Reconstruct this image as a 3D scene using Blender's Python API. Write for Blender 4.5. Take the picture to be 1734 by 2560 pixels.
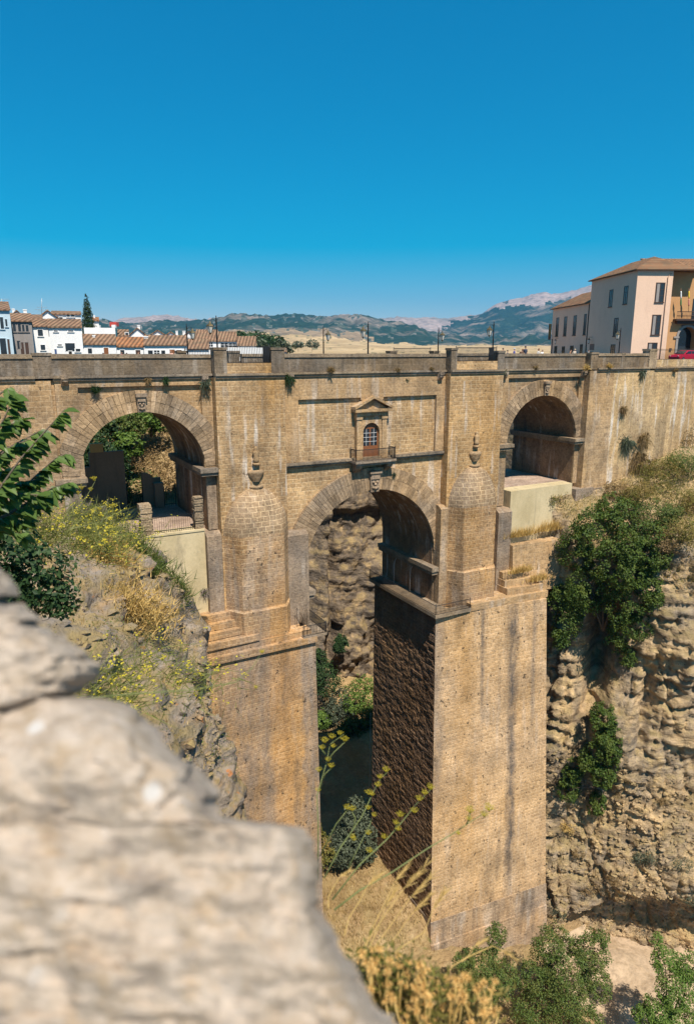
import bpy, bmesh, math, random
import numpy as np
from mathutils import Vector, Matrix, noise
for _o in list(bpy.data.objects): bpy.data.objects.remove(_o)
SC = bpy.context.scene
COL = SC.collection
R_ = math.radians
# ------------------------------------------------------------ camera, sky, sun, exposure
FPX, CX, CY, HZ = 1706.7, 867.0, 1280.0, 878.0      # 24 mm lens on a 24 x 36 mm upright frame
YAW = R_(28.3); PITCH = math.atan((CY-HZ)/FPX); DC = 58.0
CAM = Vector((0, -DC, 0))
cF = Vector((math.sin(YAW)*math.cos(PITCH), math.cos(YAW)*math.cos(PITCH), -math.sin(PITCH)))
cR = Vector((math.cos(YAW), -math.sin(YAW), 0)); cU = cR.cross(cF)
cam = bpy.data.cameras.new('camera'); camo = bpy.data.objects.new('camera', cam); COL.objects.link(camo)
camo.matrix_world = Matrix.Translation(CAM) @ Matrix((cR, cU, -cF)).transposed().to_4x4()
cam.sensor_fit = 'VERTICAL'; cam.sensor_height = 36; cam.sensor_width = 24.4; cam.lens = 24
cam.clip_start = 0.02; cam.clip_end = 40000
cam.dof.use_dof = True; cam.dof.focus_distance = 60; cam.dof.aperture_fstop = 3.0
SC.camera = camo
SUN = Vector((-0.068, -0.53, 0.835)).normalized()     # direction towards the sun
W = bpy.data.worlds.new('World'); SC.world = W; W.use_nodes = True
wn = W.node_tree.nodes; wl = W.node_tree.links
sky = wn.new('ShaderNodeTexSky'); sky.sky_type = 'NISHITA'; sky.sun_disc = False
sky.sun_elevation = math.asin(SUN.z); sky.sun_rotation = math.atan2(SUN.x, SUN.y)
sky.altitude = 700; sky.air_density = 1.0; sky.dust_density = 0.35; sky.ozone_density = 3.0
def wm(op, a, b=0.0, clamp=False):
    nd = wn.new('ShaderNodeMath'); nd.operation = op; nd.use_clamp = clamp
    for i, q in enumerate((a, b)):
        if isinstance(q, bpy.types.NodeSocket): wl.new(q, nd.inputs[i])
        else: nd.inputs[i].default_value = q
    return nd.outputs[0]
sc3 = wn.new('ShaderNodeSeparateColor'); wl.new(sky.outputs[0], sc3.inputs[0]); sR, sG, sB = sc3.outputs      # deep polarised blue: grade the sky's own colour
k_ = wm('MULTIPLY', wm('POWER', wm('MAXIMUM', sB, 1e-4), .66), 1.36)
rr_ = wm('MINIMUM', wm('MAXIMUM', wm('MULTIPLY', wm('SUBTRACT', wm('DIVIDE', sR, wm('MAXIMUM', sB, 1e-4)), .45), 1.6), 0.0), .7)
gg_ = wm('MINIMUM', wm('MAXIMUM', wm('MULTIPLY', wm('SUBTRACT', wm('DIVIDE', sG, wm('MAXIMUM', sB, 1e-4)), .09), .97), 0.0), .9)
cc3 = wn.new('ShaderNodeCombineColor'); wl.new(wm('MULTIPLY', rr_, k_), cc3.inputs[0]); wl.new(wm('MULTIPLY', gg_, k_), cc3.inputs[1]); wl.new(k_, cc3.inputs[2])
bg = wn['Background']; bg.inputs['Strength'].default_value = 0.1
wl.new(cc3.outputs[0], bg.inputs['Color'])
sl = bpy.data.lights.new('sun', 'SUN'); sl.energy = 5.0; sl.angle = R_(0.53); sl.color = (1.0, 0.915, 0.79)
so = bpy.data.objects.new('sun', sl); COL.objects.link(so)
so.rotation_euler = SUN.to_track_quat('Z', 'Y').to_euler(); so.location = SUN*300
SC.view_settings.view_transform = 'Standard'; SC.view_settings.look = 'None'
SC.view_settings.gamma = 1; SC.view_settings.exposure = 0.6
SC.render.engine = 'CYCLES'; SC.cycles.max_bounces = 6; SC.cycles.diffuse_bounces = 3; SC.cycles.transparent_max_bounces = 6
SC.cycles.volume_bounces = 0; SC.cycles.use_denoising = True
# ------------------------------------------------------------ turning photo positions into places
def ray(u, v): return cF + cR*((u-CX)/FPX) + cU*((CY-v)/FPX)
def onY(u, v, y=0): d = ray(u, v); return CAM + d*((y+DC)/d.y)
def onZ(u, v, z): d = ray(u, v); return CAM + d*(z/d.z)
def onX(u, v, x): d = ray(u, v); return CAM + d*(x/d.x)
def at(u, v, dep): return CAM + ray(u, v)*dep
FH = Vector((math.sin(YAW), math.cos(YAW), 0))
def atH(u, v, dh): d = ray(u, v); return CAM + d*(dh/d.dot(FH))
# ------------------------------------------------------------ objects
def wloc(o):
    p = Vector((0, 0, 0))
    while o is not None: p += o.location; o = o.parent
    return p
def tag(o, label=None, cat=None, group=None, kind=None):
    if label: o['label'] = label
    if cat: o['category'] = cat
    if group: o['group'] = group
    if kind: o['kind'] = kind
    return o
def thing(name, loc, label, cat, group=None):
    o = bpy.data.objects.new(name, None); COL.objects.link(o); o.location = loc
    o.empty_display_size = .2
    return tag(o, label, cat, group)
def link_mesh(name, me, mats, parent=None):
    for m in (mats if isinstance(mats, (list, tuple)) else [mats]): me.materials.append(m)
    o = bpy.data.objects.new(name, me); COL.objects.link(o)
    if parent: o.parent = parent
    return o
class MB:
    def __init__(s): s.v = []; s.f = []; s.m = []; s.sm = []
    def add(s, vs, fs, mat=0, smooth=False):
        b = len(s.v); s.v += [tuple(p) for p in vs]
        for f in fs: s.f.append([b+i for i in f]); s.m.append(mat); s.sm.append(smooth)
        return s
    def box(s, x0, x1, y0, y1, z0, z1, mat=0):
        v = [(x, y, z) for z in (z0, z1) for y in (y0, y1) for x in (x0, x1)]
        return s.add(v, [(0,2,3,1),(4,5,7,6),(0,1,5,4),(1,3,7,5),(3,2,6,7),(2,0,4,6)], mat)
    def obox(s, o, ax, ay, az, mat=0):
        o = Vector(o); ax = Vector(ax); ay = Vector(ay); az = Vector(az)
        v = [o+ax*i+ay*j+az*k for k in (0, 1) for j in (0, 1) for i in (0, 1)]
        f = [(0,2,3,1),(4,5,7,6),(0,1,5,4),(1,3,7,5),(3,2,6,7),(2,0,4,6)]
        if ax.cross(ay).dot(az) < 0: f = [g[::-1] for g in f]
        return s.add(v, f, mat)
    def loft(s, rings, close=True, cap=True, mat=0, smooth=False):
        n = len(rings[0]); vs = [p for r in rings for p in r]; fs = []
        for i in range(len(rings)-1):
            for j in range(n if close else n-1):
                k = (j+1) % n
                fs.append((i*n+j, i*n+k, (i+1)*n+k, (i+1)*n+j))
        if cap: fs += [tuple(range(n))[::-1], tuple((len(rings)-1)*n+j for j in range(n))]
        return s.add(vs, fs, mat, smooth)
    def prismY(s, poly, y0, y1, mat=0):         # poly in x, z, counter-clockwise seen from -y
        return s.loft([[(x, y1, z) for x, z in poly], [(x, y0, z) for x, z in poly]], mat=mat) if False else s.loft([[(x, y0, z) for x, z in poly][::-1], [(x, y1, z) for x, z in poly][::-1]], mat=mat)
    def prismZ(s, poly, z0, z1, top=None, mat=0):
        return s.loft([[(x, y, z0) for x, y in poly], [(x, y, z1) for x, y in (top or poly)]], mat=mat)
    def tube(s, pts, rad, n=6, mat=0, smooth=True, cap=True):
        pts = [Vector(p) for p in pts]
        if not isinstance(rad, (list, tuple)): rad = [rad]*len(pts)
        rings = []
        for i, p in enumerate(pts):
            d = (pts[min(i+1, len(pts)-1)]-pts[max(i-1, 0)]).normalized()
            a = d.orthogonal().normalized() if abs(d.z) > .9 else d.cross(Vector((0,0,1))).normalized()
            b = d.cross(a)
            rings.append([p+(a*math.cos(2*math.pi*k/n)+b*math.sin(2*math.pi*k/n))*rad[i] for k in range(n)])
        return s.loft(rings, True, cap, mat, smooth)
    def lathe(s, prof, c, n=12, a0=0, a1=2*math.pi, sx=1, sy=1, mat=0, smooth=True):
        full = abs(a1-a0-2*math.pi) < 1e-6
        k = n if full else n+1
        rings = [[(c[0]+r*math.cos(a0+(a1-a0)*j/n)*sx, c[1]+r*math.sin(a0+(a1-a0)*j/n)*sy, c[2]+z) for j in range(k)] for r, z in prof]
        return s.loft(rings, full, full, mat, smooth)
    def build(s, name, mats, parent=None, base=True):
        me = bpy.data.meshes.new(name)
        vs = np.array(s.v, dtype=np.float64).reshape(-1, 3)
        if parent is not None: off = np.array(wloc(parent))
        elif base: off = np.array([(vs[:,0].min()+vs[:,0].max())/2, (vs[:,1].min()+vs[:,1].max())/2, vs[:,2].min()])
        else: off = np.zeros(3)
        me.from_pydata((vs-off).tolist(), [], s.f)
        me.polygons.foreach_set('material_index', s.m); me.polygons.foreach_set('use_smooth', s.sm)
        me.update()
        o = link_mesh(name, me, mats, parent)
        if parent is None: o.location = off
        return o
def np_mesh(name, verts, faces_n, mats, parent=None, smooth=False, matidx=None, base=True):
    """verts (N,3), faces (M,k) arrays -> one mesh object"""
    verts = np.asarray(verts, dtype=np.float64); F = np.asarray(faces_n, dtype=np.int32)
    if parent is not None: off = np.array(wloc(parent))
    elif base: off = np.array([(verts[:,0].min()+verts[:,0].max())/2, (verts[:,1].min()+verts[:,1].max())/2, verts[:,2].min()])
    else: off = np.zeros(3)
    me = bpy.data.meshes.new(name)
    M, k = F.shape
    me.vertices.add(len(verts)); me.vertices.foreach_set('co', (verts-off).astype(np.float32).ravel())
    me.loops.add(M*k); me.loops.foreach_set('vertex_index', F.ravel())
    me.polygons.add(M); me.polygons.foreach_set('loop_start', np.arange(0, M*k, k, dtype=np.int32)); me.polygons.foreach_set('loop_total', np.full(M, k, dtype=np.int32))
    if matidx is not None: me.polygons.foreach_set('material_index', np.asarray(matidx, dtype=np.int32))
    me.polygons.foreach_set('use_smooth', np.full(M, smooth))
    me.update(calc_edges=True); me.validate()
    o = link_mesh(name, me, mats, parent)
    if parent is None: o.location = off
    return o
def grid_faces(nu, nv):
    i, j = np.meshgrid(np.arange(nv-1), np.arange(nu-1), indexing='ij')
    a = (i*nu+j).ravel(); return np.stack([a, a+1, a+nu+1, a+nu], 1)
RNG = np.random.default_rng(7)
random.seed(5)
def fbm(x, y, z, o=4): return noise.fractal(Vector((x, y, z)), 0.9, 2.1, o)
def copy_tree(o, parent=None):
    c = o.copy(); COL.objects.link(c); c.parent = parent
    for ch in list(o.children): copy_tree(ch, c)
    return c
def interp(x, pts):
    if x <= pts[0][0]: return pts[0][1]
    for (a, b), (c, d) in zip(pts, pts[1:]):
        if x <= c: return b+(d-b)*(x-a)/(c-a)
    return pts[-1][1]
def sstep(a, b, x):
    t = min(1, max(0, (x-a)/(b-a))); return t*t*(3-2*t)
# ------------------------------------------------------------ materials
class G:
    def __init__(s, name):
        s.m = bpy.data.materials.new(name); s.m.use_nodes = True; s.t = s.m.node_tree
        s.t.nodes.clear(); s.out = s.t.nodes.new('ShaderNodeOutputMaterial')
    def n(s, t, ins=None, **props):
        nd = s.t.nodes.new('ShaderNode'+t)
        for k, v in props.items(): setattr(nd, k, v)
        for k, v in (ins or {}).items(): s.put(nd.inputs[k], v)
        return nd
    def put(s, sock, v):
        if isinstance(v, bpy.types.NodeSocket): s.t.links.new(v, sock)
        elif isinstance(v, (tuple, list)) and len(v) == 3 and sock.type == 'RGBA': sock.default_value = (*v, 1)
        else: sock.default_value = v
    def math(s, op, a, b=0.0, c=0.0, clamp=False):
        nd = s.n('Math', {0: a, 1: b, 2: c}, operation=op, use_clamp=clamp); return nd.outputs[0]
    def mix(s, f, a, b, mode='MIX'):
        nd = s.n('Mix', data_type='RGBA', blend_type=mode)
        s.put(nd.inputs[0], f); s.put(nd.inputs[6], a); s.put(nd.inputs[7], b); return nd.outputs[2]
    def ramp(s, f, stops, interp='LINEAR'):
        nd = s.n('ValToRGB', {0: f}); cr = nd.color_ramp; cr.interpolation = interp
        while len(cr.elements) < len(stops): cr.elements.new(0.5)
        for e, (p, c) in zip(cr.elements, stops):
            e.position = p; e.color = (c, c, c, 1) if not isinstance(c, (tuple, list)) else (*c, 1)
        return nd.outputs[0]
    def noise(s, vec, scale, detail=4, rough=.55, dist=0):
        return s.n('TexNoise', {'Vector': vec, 'Scale': scale, 'Detail': detail, 'Roughness': rough, 'Distortion': dist}).outputs[0]
    def mapv(s, vec, sc, loc=(0,0,0)):
        return s.n('Mapping', {0: vec, 1: loc, 3: sc}).outputs[0]
    def bsdf(s, col, rough=.85, bump=None, bstr=.5, bdist=.05, spec=.25, metal=0, extra=None):
        p = s.n('BsdfPrincipled', {'Base Color': col, 'Roughness': rough, 'Specular IOR Level': spec, 'Metallic': metal})
        if bump is not None:
            b = s.n('Bump', {'Height': bump, 'Strength': bstr, 'Distance': bdist}); s.t.links.new(b.outputs[0], p.inputs['Normal'])
        s.t.links.new(p.outputs[0], s.out.inputs[0]); return p
def pos_of(g): return g.n('NewGeometry').outputs['Position']
def stone(name, a, b, mortar, bw=.8, bh=.42, msize=.022, dark=.5, orange=.3, white=.2, pits=.5, grey=(.17,.15,.13), orangec=(.50,.27,.085), bumps=.6, greyness=.35, distort=.10, seed=0, zwhite=None, rand_island=False, mortar_on=1.0, bdist=.12, xbands=(), pith=.655, wlo=.46, footz=None):
    a, b, mortar = [(c[0]*1.09, c[1]*.965, c[2]*.84) for c in (a, b, mortar)]      # the warm local sandstone
    g = G(name); ge = g.n('NewGeometry'); P = ge.outputs['Position']
    sp = g.n('SeparateXYZ', {0: P}); sn = g.n('SeparateXYZ', {0: ge.outputs['True Normal']})
    ax, ay, az = (g.math('ABSOLUTE', sn.outputs[i]) for i in range(3))
    fx = g.math('GREATER_THAN', ax, ay); fz = g.math('GREATER_THAN', az, .8)
    # along-wall and up coordinates in metres
    u = g.math('ADD', g.math('MULTIPLY', sp.outputs[1], fx), g.math('MULTIPLY', sp.outputs[0], g.math('SUBTRACT', 1.0, fx)))
    v = g.math('ADD', g.math('MULTIPLY', sp.outputs[1], fz), g.math('MULTIPLY', sp.outputs[2], g.math('SUBTRACT', 1.0, fz)))
    n1 = g.n('TexNoise', {'Vector': P, 'Scale': .9, 'Detail': 3.0}); wob = g.math('MULTIPLY', g.math('SUBTRACT', n1.outputs[0], .5), distort)
    uv = g.n('CombineXYZ', {0: g.math('ADD', u, wob), 1: g.math('ADD', v, wob), 2: 0.0}).outputs[0]
    br = g.n('TexBrick', {'Vector': uv, 'Color1': (*a, 1), 'Color2': (*b, 1), 'Mortar': (*mortar, 1), 'Scale': 1.0, 'Mortar Size': msize, 'Mortar Smooth': .35, 'Bias': 0.0, 'Brick Width': bw, 'Row Height': bh})
    br.offset = .5; br.squash = .8; br.squash_frequency = 3
    wear = g.ramp(g.noise(P, .55, 4, .6), [(wlo, 0.0), (wlo+.24, 1.0)])     # where the joints have weathered away
    plain = g.mix(g.ramp(g.noise(P, 2.5, 5, .7), [(.35, 0.0), (.65, 1.0)]), a, tuple(k*.72 for k in b))
    col = g.mix(g.math('MULTIPLY', wear, 1-.45*mortar_on, clamp=True), br.outputs['Color'], plain)
    # patches of weathering grey, ochre lichen and runs of damp
    pg = g.ramp(g.noise(g.mapv(P, (.10, .10, .13), (seed*3.1, 0, seed)), 1, 5, .62), [(.42, 0.0), (.62, 1.0)])
    col = g.mix(g.math('MULTIPLY', pg, greyness), col, grey)
    po = g.ramp(g.noise(g.mapv(P, (.22, .22, .09), (seed*7.7, 2, 5)), 1, 5, .6), [(.48, 0.0), (.66, 1.0)])
    col = g.mix(g.math('MULTIPLY', po, orange), col, orangec)
    st = g.ramp(g.noise(g.mapv(P, (.85, .85, .055), (seed*5.3, 1, 3)), 1, 4, .55), [(.54, 0.0), (.68, 1.0)])
    col = g.mix(g.math('MULTIPLY', st, dark), col, (.07, .062, .055))
    sw = g.math('MULTIPLY', g.ramp(g.noise(g.mapv(P, (1.5, 1.5, .16), (seed*2.3+9, 4, 1)), 1, 3, .5), [(.54, 0.0), (.66, 1.0)]), g.ramp(g.noise(P, .16, 2), [(.40, 0.0), (.54, 1.0)]))
    if zwhite:
        sw = g.math('MULTIPLY', sw, g.math('MULTIPLY', g.math('GREATER_THAN', sp.outputs[2], zwhite[0]), g.math('LESS_THAN', sp.outputs[2], zwhite[1])))
    col = g.mix(g.math('MULTIPLY', sw, white), col, (.66, .60, .54))
    for (bx_, bw_, bc_, ba_, z0_, z1_) in xbands:      # long stains at known places on this face
        dd = g.math('ABSOLUTE', g.math('SUBTRACT', g.math('ADD', sp.outputs[0], g.math('MULTIPLY', g.math('SUBTRACT', g.noise(g.mapv(P, (.5, .5, .22)), 1, 4, .7), .5), bw_*2.2)), bx_))
        mk = g.math('SUBTRACT', 1.0, g.math('DIVIDE', dd, bw_), clamp=True)
        mk = g.math('MULTIPLY', g.math('POWER', mk, .6), g.ramp(g.noise(g.mapv(P, (1.6, 1.6, .5)), 1, 5, .7), [(.30, .25), (.60, 1.0)]))
        zf = g.math('MULTIPLY', g.n('MapRange', {0: sp.outputs[2], 1: z0_-6, 2: z0_, 3: 0.0, 4: 1.0}).outputs[0], g.n('MapRange', {0: sp.outputs[2], 1: z1_, 2: z1_+3, 3: 1.0, 4: 0.0}).outputs[0])
        col = g.mix(g.math('MULTIPLY', g.math('MULTIPLY', mk, zf), ba_, clamp=True), col, bc_)
    fine = g.noise(P, 4.2, 7, .75)
    col = g.mix(1.0, col, g.ramp(fine, [(.28, .48), (.5, 1.0), (.72, 1.38)]), 'MULTIPLY')
    big = g.noise(P, .33, 3, .6)
    col = g.mix(1.0, col, g.ramp(big, [(.30, .66), (.7, 1.18)]), 'MULTIPLY')
    if rand_island:
        col = g.mix(1.0, col, g.ramp(ge.outputs['Random Per Island'], [(0, .68), (1, 1.2)]), 'MULTIPLY')
    pt = g.ramp(g.noise(g.mapv(P, (1, 1, .8)), 1.9, 3, .75), [(pith, 0.0), (pith+.03, 1.0)])
    col = g.mix(g.math('MULTIPLY', pt, pits), col, (.035, .03, .025))
    h = g.math('ADD', g.math('MULTIPLY', br.outputs['Fac'], g.math('MULTIPLY', g.math('SUBTRACT', 1.0, wear), -.9*mortar_on)), g.math('ADD', g.math('MULTIPLY', fine, 1.3), g.math('MULTIPLY', pt, -.8)))
    g.bsdf(col, .92, h, bumps, bdist, .12); return g.m
WARM = dict(a=(.50,.375,.225), b=(.40,.29,.165), mortar=(.58,.47,.32))
M = {}
M['pier_warm'] = stone('pier_warm_stone', (.47,.32,.175), (.34,.225,.12), (.56,.43,.27), xbands=[(22.9, 1.9, (.46,.24,.08), .62, -74, -22), (20.9, .8, (.20,.165,.14), .7, -70, -24), (25.0, .35, (.17,.14,.12), .5, -70, -30), (26.2, 1.6, (.25,.215,.19), .8, -80, -30), (18.6, 2.2, (.21,.175,.15), .75, -80, -27), (23.9, .5, (.13,.11,.09), .6, -60, -40)], pith=.635, wlo=.50, mortar_on=.7, dark=.42, orange=.5, white=.15, pits=.75, greyness=.55, grey=(.23,.195,.17), seed=1, msize=.035, bw=.8, bh=.42)
M['pier_pale'] = stone('pier_pale_stone', (.56,.41,.25), (.42,.30,.175), (.63,.50,.34), xbands=[(onY(1285,1700,-4.6).x, .75, (.10,.09,.085), .95, -60, -28), (onY(1216,1560,-4.2).x, .35, (.12,.105,.095), .8, -36, -28), (onY(1170,1600,-4).x, 1.6, (.42,.24,.09), .55, -52, -24), (onY(1105,1560,-4).x, .9, (.24,.20,.17), .7, -44, -24), (onY(1330,1560,-4).x, .4, (.2,.17,.145), .6, -40, -28)], pith=.635, wlo=.50, mortar_on=.7, dark=.25, orange=.30, white=.15, pits=.8, greyness=.25, grey=(.27,.225,.19), seed=4, msize=.035, bw=.8, bh=.42)
M['foot'] = stone('pier_foot_stone', (.42,.33,.24), (.32,.25,.18), (.52,.43,.32), pith=.63, wlo=.5, dark=.5, orange=.35, white=.3, greyness=.75, grey=(.23,.20,.18), seed=17, msize=.035, bw=.8, bh=.42)
M['tower'] = stone('tower_stone', (.50,.355,.195), (.37,.255,.135), (.60,.48,.31), dark=.25, orange=.62, white=.75, pits=.55, greyness=.28, seed=2, wlo=.52, msize=.03, zwhite=(-13, -3))
M['panel'] = stone('panel_stone', (.52,.385,.225), (.36,.255,.145), (.62,.51,.35), dark=.18, orange=.18, white=.4, pits=.45, greyness=.25, seed=3, msize=.03)
M['bay'] = stone('bay_stone', (.44,.32,.19), (.31,.225,.135), (.52,.42,.29), dark=.4, orange=.16, white=.2, pits=.6, greyness=.45, seed=5)
M['frame'] = stone('frame_stone', (.49,.36,.215), (.37,.27,.16), (.55,.44,.30), dark=.3, orange=.2, white=.3, pits=.5, greyness=.35, seed=6, bw=1.1, bh=.5)
M['grey'] = stone('weathered_grey_stone', (.33,.27,.21), (.25,.205,.16), (.42,.36,.28), dark=.5, orange=.12, white=.25, pits=.6, greyness=.55, grey=(.15,.135,.125), seed=7, bw=1.2, bh=.55)
M['parapet'] = stone('parapet_stone', (.20,.165,.12), (.14,.115,.085), (.30,.25,.19), dark=.45, orange=.15, white=.18, pits=.6, greyness=.6, grey=(.15,.135,.12), seed=8, bw=1.5, bh=.62, msize=.02)
M['coping'] = stone('coping_stone', (.29,.245,.185), (.22,.185,.14), (.29,.24,.185), dark=.35, orange=.1, white=.1, pits=.5, greyness=.55, grey=(.18,.16,.145), seed=9, bw=1.9, bh=3, msize=.012)
M['vouss'] = stone('voussoir_stone', (.40,.305,.20), (.33,.245,.155), (.42,.33,.22), dark=.3, orange=.08, white=.12, pits=.5, greyness=.5, grey=(.22,.195,.17), seed=10, bw=9, bh=9, msize=.0, rand_island=True, mortar_on=0)
M['dome'] = stone('dome_stone', (.33,.255,.175), (.26,.20,.135), (.60,.49,.34), dark=.2, orange=.15, white=.1, pits=.3, greyness=.4, grey=(.19,.165,.145), seed=11, bw=.75, bh=.45, msize=.035, distort=.04)
M['vault'] = stone('vault_shaded_stone', (.27,.19,.125), (.21,.145,.095), (.31,.235,.16), dark=.55, orange=.1, white=.55, pits=.3, greyness=.3, grey=(.2,.16,.13), seed=12, msize=.012)  # streaked vault; the shade under the arches is also put into its darker colour
M['inner'] = stone('pier_inner_shaded_stone', (.31,.205,.13), (.235,.155,.095), (.34,.235,.155), dark=.3, orange=.2, white=.1, pits=.5, greyness=.3, grey=(.2,.16,.14), seed=13, bumps=1.0, msize=.05, bh=.42, bw=.6, bdist=.45)  # pier sides turned from the sun: their shade put into a darker stone colour
M['abut'] = stone('abutment_stone', (.56,.44,.26), (.44,.33,.19), (.58,.46,.3), dark=.4, orange=.2, white=.85, pits=.65, greyness=.25, grey=(.28,.235,.19), seed=14, mortar_on=.6)
M['rubble'] = stone('rubble_stone', (.48,.40,.28), (.32,.26,.185), (.15,.12,.09), dark=.15, orange=.12, white=.2, pits=.5, greyness=.3, seed=15, bw=.32, bh=.13, msize=.02)
def plaster(name, a, b, stain=(.2,.17,.13), amt=.5, seed=0, rough=.9, grime=0.0, scale=1.0):
    g = G(name); P = pos_of(g)
    col = g.mix(g.ramp(g.noise(g.mapv(P, (.35, .35, .25), (seed, seed*2, 3)), scale, 6, .65), [(.35, 0.0), (.65, 1.0)]), a, b)
    s2 = g.ramp(g.noise(g.mapv(P, (.8, .8, .25), (seed*3, 1, seed)), scale, 5, .65), [(.56, 0.0), (.72, 1.0)])
    col = g.mix(g.math('MULTIPLY', s2, amt), col, stain)
    st = g.ramp(g.noise(g.mapv(P, (1.6, 1.6, .09), (seed, 7, 2)), scale, 4, .6), [(.56, 0.0), (.75, 1.0)])
    col = g.mix(g.math('MULTIPLY', st, amt*.7), col, stain)
    f = g.noise(P, 6*scale, 5, .65); col = g.mix(1.0, col, g.ramp(f, [(.2, .86), (.8, 1.1)]), 'MULTIPLY')
    g.bsdf(col, rough, f, .25, .02, .15); return g.m
M['cream'] = plaster('cream_plaster', (.58,.47,.29), (.44,.35,.20), (.22,.18,.125), .85, 1)
M['abut_plaster'] = plaster('abutment_plaster', (.60,.52,.34), (.48,.40,.25), (.30,.25,.17), .6, 3)
M['white'] = plaster('white_limewash', (.80,.79,.78), (.74,.73,.73), (.52,.50,.48), .25, 4)
M['shadedwhite'] = plaster('shaded_white_limewash', (.50,.60,.66), (.44,.54,.60), (.32,.38,.42), .3, 5)  # white wall turned from the sun: bluish shade put into its colour
M['brownwall'] = plaster('brown_plaster', (.30,.27,.25), (.26,.235,.22), (.15,.13,.12), .3, 6)
M['pink'] = plaster('pink_plaster', (.74,.51,.37), (.70,.475,.345), (.5,.34,.25), .2, 7)
M['orange'] = plaster('orange_plaster', (.50,.28,.13), (.46,.255,.12), (.38,.2,.09), .25, 8)
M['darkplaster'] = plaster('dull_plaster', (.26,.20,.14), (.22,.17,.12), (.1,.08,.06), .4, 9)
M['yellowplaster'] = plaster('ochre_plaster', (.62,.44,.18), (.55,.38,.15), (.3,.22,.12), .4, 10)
def plain(name, col, rough=.6, metal=0, spec=.4, var=.15, sc=8, bump=.0):
    g = G(name); P = pos_of(g); f = g.noise(P, sc, 4, .6)
    c = g.mix(1.0, col, g.ramp(f, [(.25, 1-var), (.75, 1+var)]), 'MULTIPLY')
    g.bsdf(c, rough, f if bump else None, bump, .02, spec, metal); return g.m
M['iron'] = plain('black_iron', (.018,.017,.017), .5, .3)
M['wood'] = plain('varnished_wood', (.20,.075,.028), .5)
M['darkwood'] = plain('dark_wood', (.06,.032,.022), .6)
M['glass'] = plain('window_glass', (.018,.022,.026), .08, 0, .6, .3, 2)
M['lampglass'] = plain('lamp_glass', (.55,.53,.48), .25, 0, .5)
M['brass'] = plain('lamp_bronze', (.16,.12,.06), .45, .6)
M['galv'] = plain('pale_steel_pipe', (.45,.45,.45), .45, .4)
M['asphalt'] = plain('asphalt', (.06,.058,.055), .9, 0, .2, .3, 3)
M['paving'] = stone('stone_paving', (.42,.35,.31), (.35,.285,.25), (.30,.25,.22), dark=.2, orange=.05, white=.1, pits=.2, greyness=.2, seed=16, bw=1.2, bh=.5, msize=.02)
M['red'] = plain('red_car_paint', (.55,.012,.05), .25, .1, .6, .03)
M['rubber'] = plain('tyre_rubber', (.015,.015,.015), .8)
M['chrome'] = plain('bright_metal', (.6,.6,.62), .25, .8)
M['redbox'] = plain('red_painted_metal', (.50,.06,.045), .5)
M['bluedoor'] = plain('blue_paint', (.06,.10,.22), .5)
M['flaggreen'] = plain('green_cloth', (.01,.16,.05), .8); M['flagwhite'] = plain('white_cloth', (.7,.7,.68), .8)
M['flagyellow'] = plain('yellow_cloth', (.75,.50,.04), .8); M['flagred'] = plain('faded_red_cloth', (.62,.22,.16), .8)
M['brownsign'] = plain('brown_plaque', (.16,.09,.06), .6); M['gold'] = plain('gilt_letters', (.55,.42,.12), .4, .3)
M['cable'] = plain('grey_cable', (.30,.30,.29), .5)
def tiles(name, a, b, pitch=.5, dirv=None):
    """barrel tiles: ribs that run down the slope (along-eave coordinate from dirv)"""
    g = G(name); ge = g.n('NewGeometry'); P = ge.outputs['Position']
    dv = dirv or cR
    d = g.n('VectorMath', {0: P, 1: tuple(dv)}, operation='DOT_PRODUCT').outputs['Value']
    sp = g.n('SeparateXYZ', {0: P})
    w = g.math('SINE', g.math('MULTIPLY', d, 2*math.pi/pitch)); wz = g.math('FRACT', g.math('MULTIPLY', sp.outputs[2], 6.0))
    cell = g.n('TexWhiteNoise', {'Vector': g.n('CombineXYZ', {0: g.math('FLOOR', g.math('DIVIDE', d, pitch)), 1: g.math('FLOOR', g.math('MULTIPLY', sp.outputs[2], 6.0)), 2: 0.0}).outputs[0]}, noise_dimensions='3D')
    c = g.mix(cell.outputs[0], a, b)
    c = g.mix(g.ramp(g.noise(P, 1.2, 5, .65), [(.48, 0.0), (.70, .6)]), c, (.30,.25,.15))
    c = g.mix(g.ramp(g.noise(P, .6, 4, .6), [(.50, 0.0), (.7, .5)]), c, (.10,.075,.055))
    c = g.mix(g.ramp(w, [(-.9+1, 0.0), (1, 0.0)]), c, c)
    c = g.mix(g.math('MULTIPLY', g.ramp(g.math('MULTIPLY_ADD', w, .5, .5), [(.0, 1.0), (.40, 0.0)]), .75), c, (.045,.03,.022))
    g.bsdf(c, .9, g.math('ADD', w, g.math('MULTIPLY', wz, -.35)), 1.0, .10, .1); return g.m
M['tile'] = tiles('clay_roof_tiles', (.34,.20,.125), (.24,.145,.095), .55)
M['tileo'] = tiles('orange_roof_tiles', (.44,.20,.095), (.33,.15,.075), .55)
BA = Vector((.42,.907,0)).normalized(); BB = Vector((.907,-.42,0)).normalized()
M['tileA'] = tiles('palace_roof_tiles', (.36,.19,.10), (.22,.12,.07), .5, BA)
M['tileB'] = tiles('palace_front_roof_tiles', (.38,.20,.105), (.24,.13,.075), .5, BB)
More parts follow.
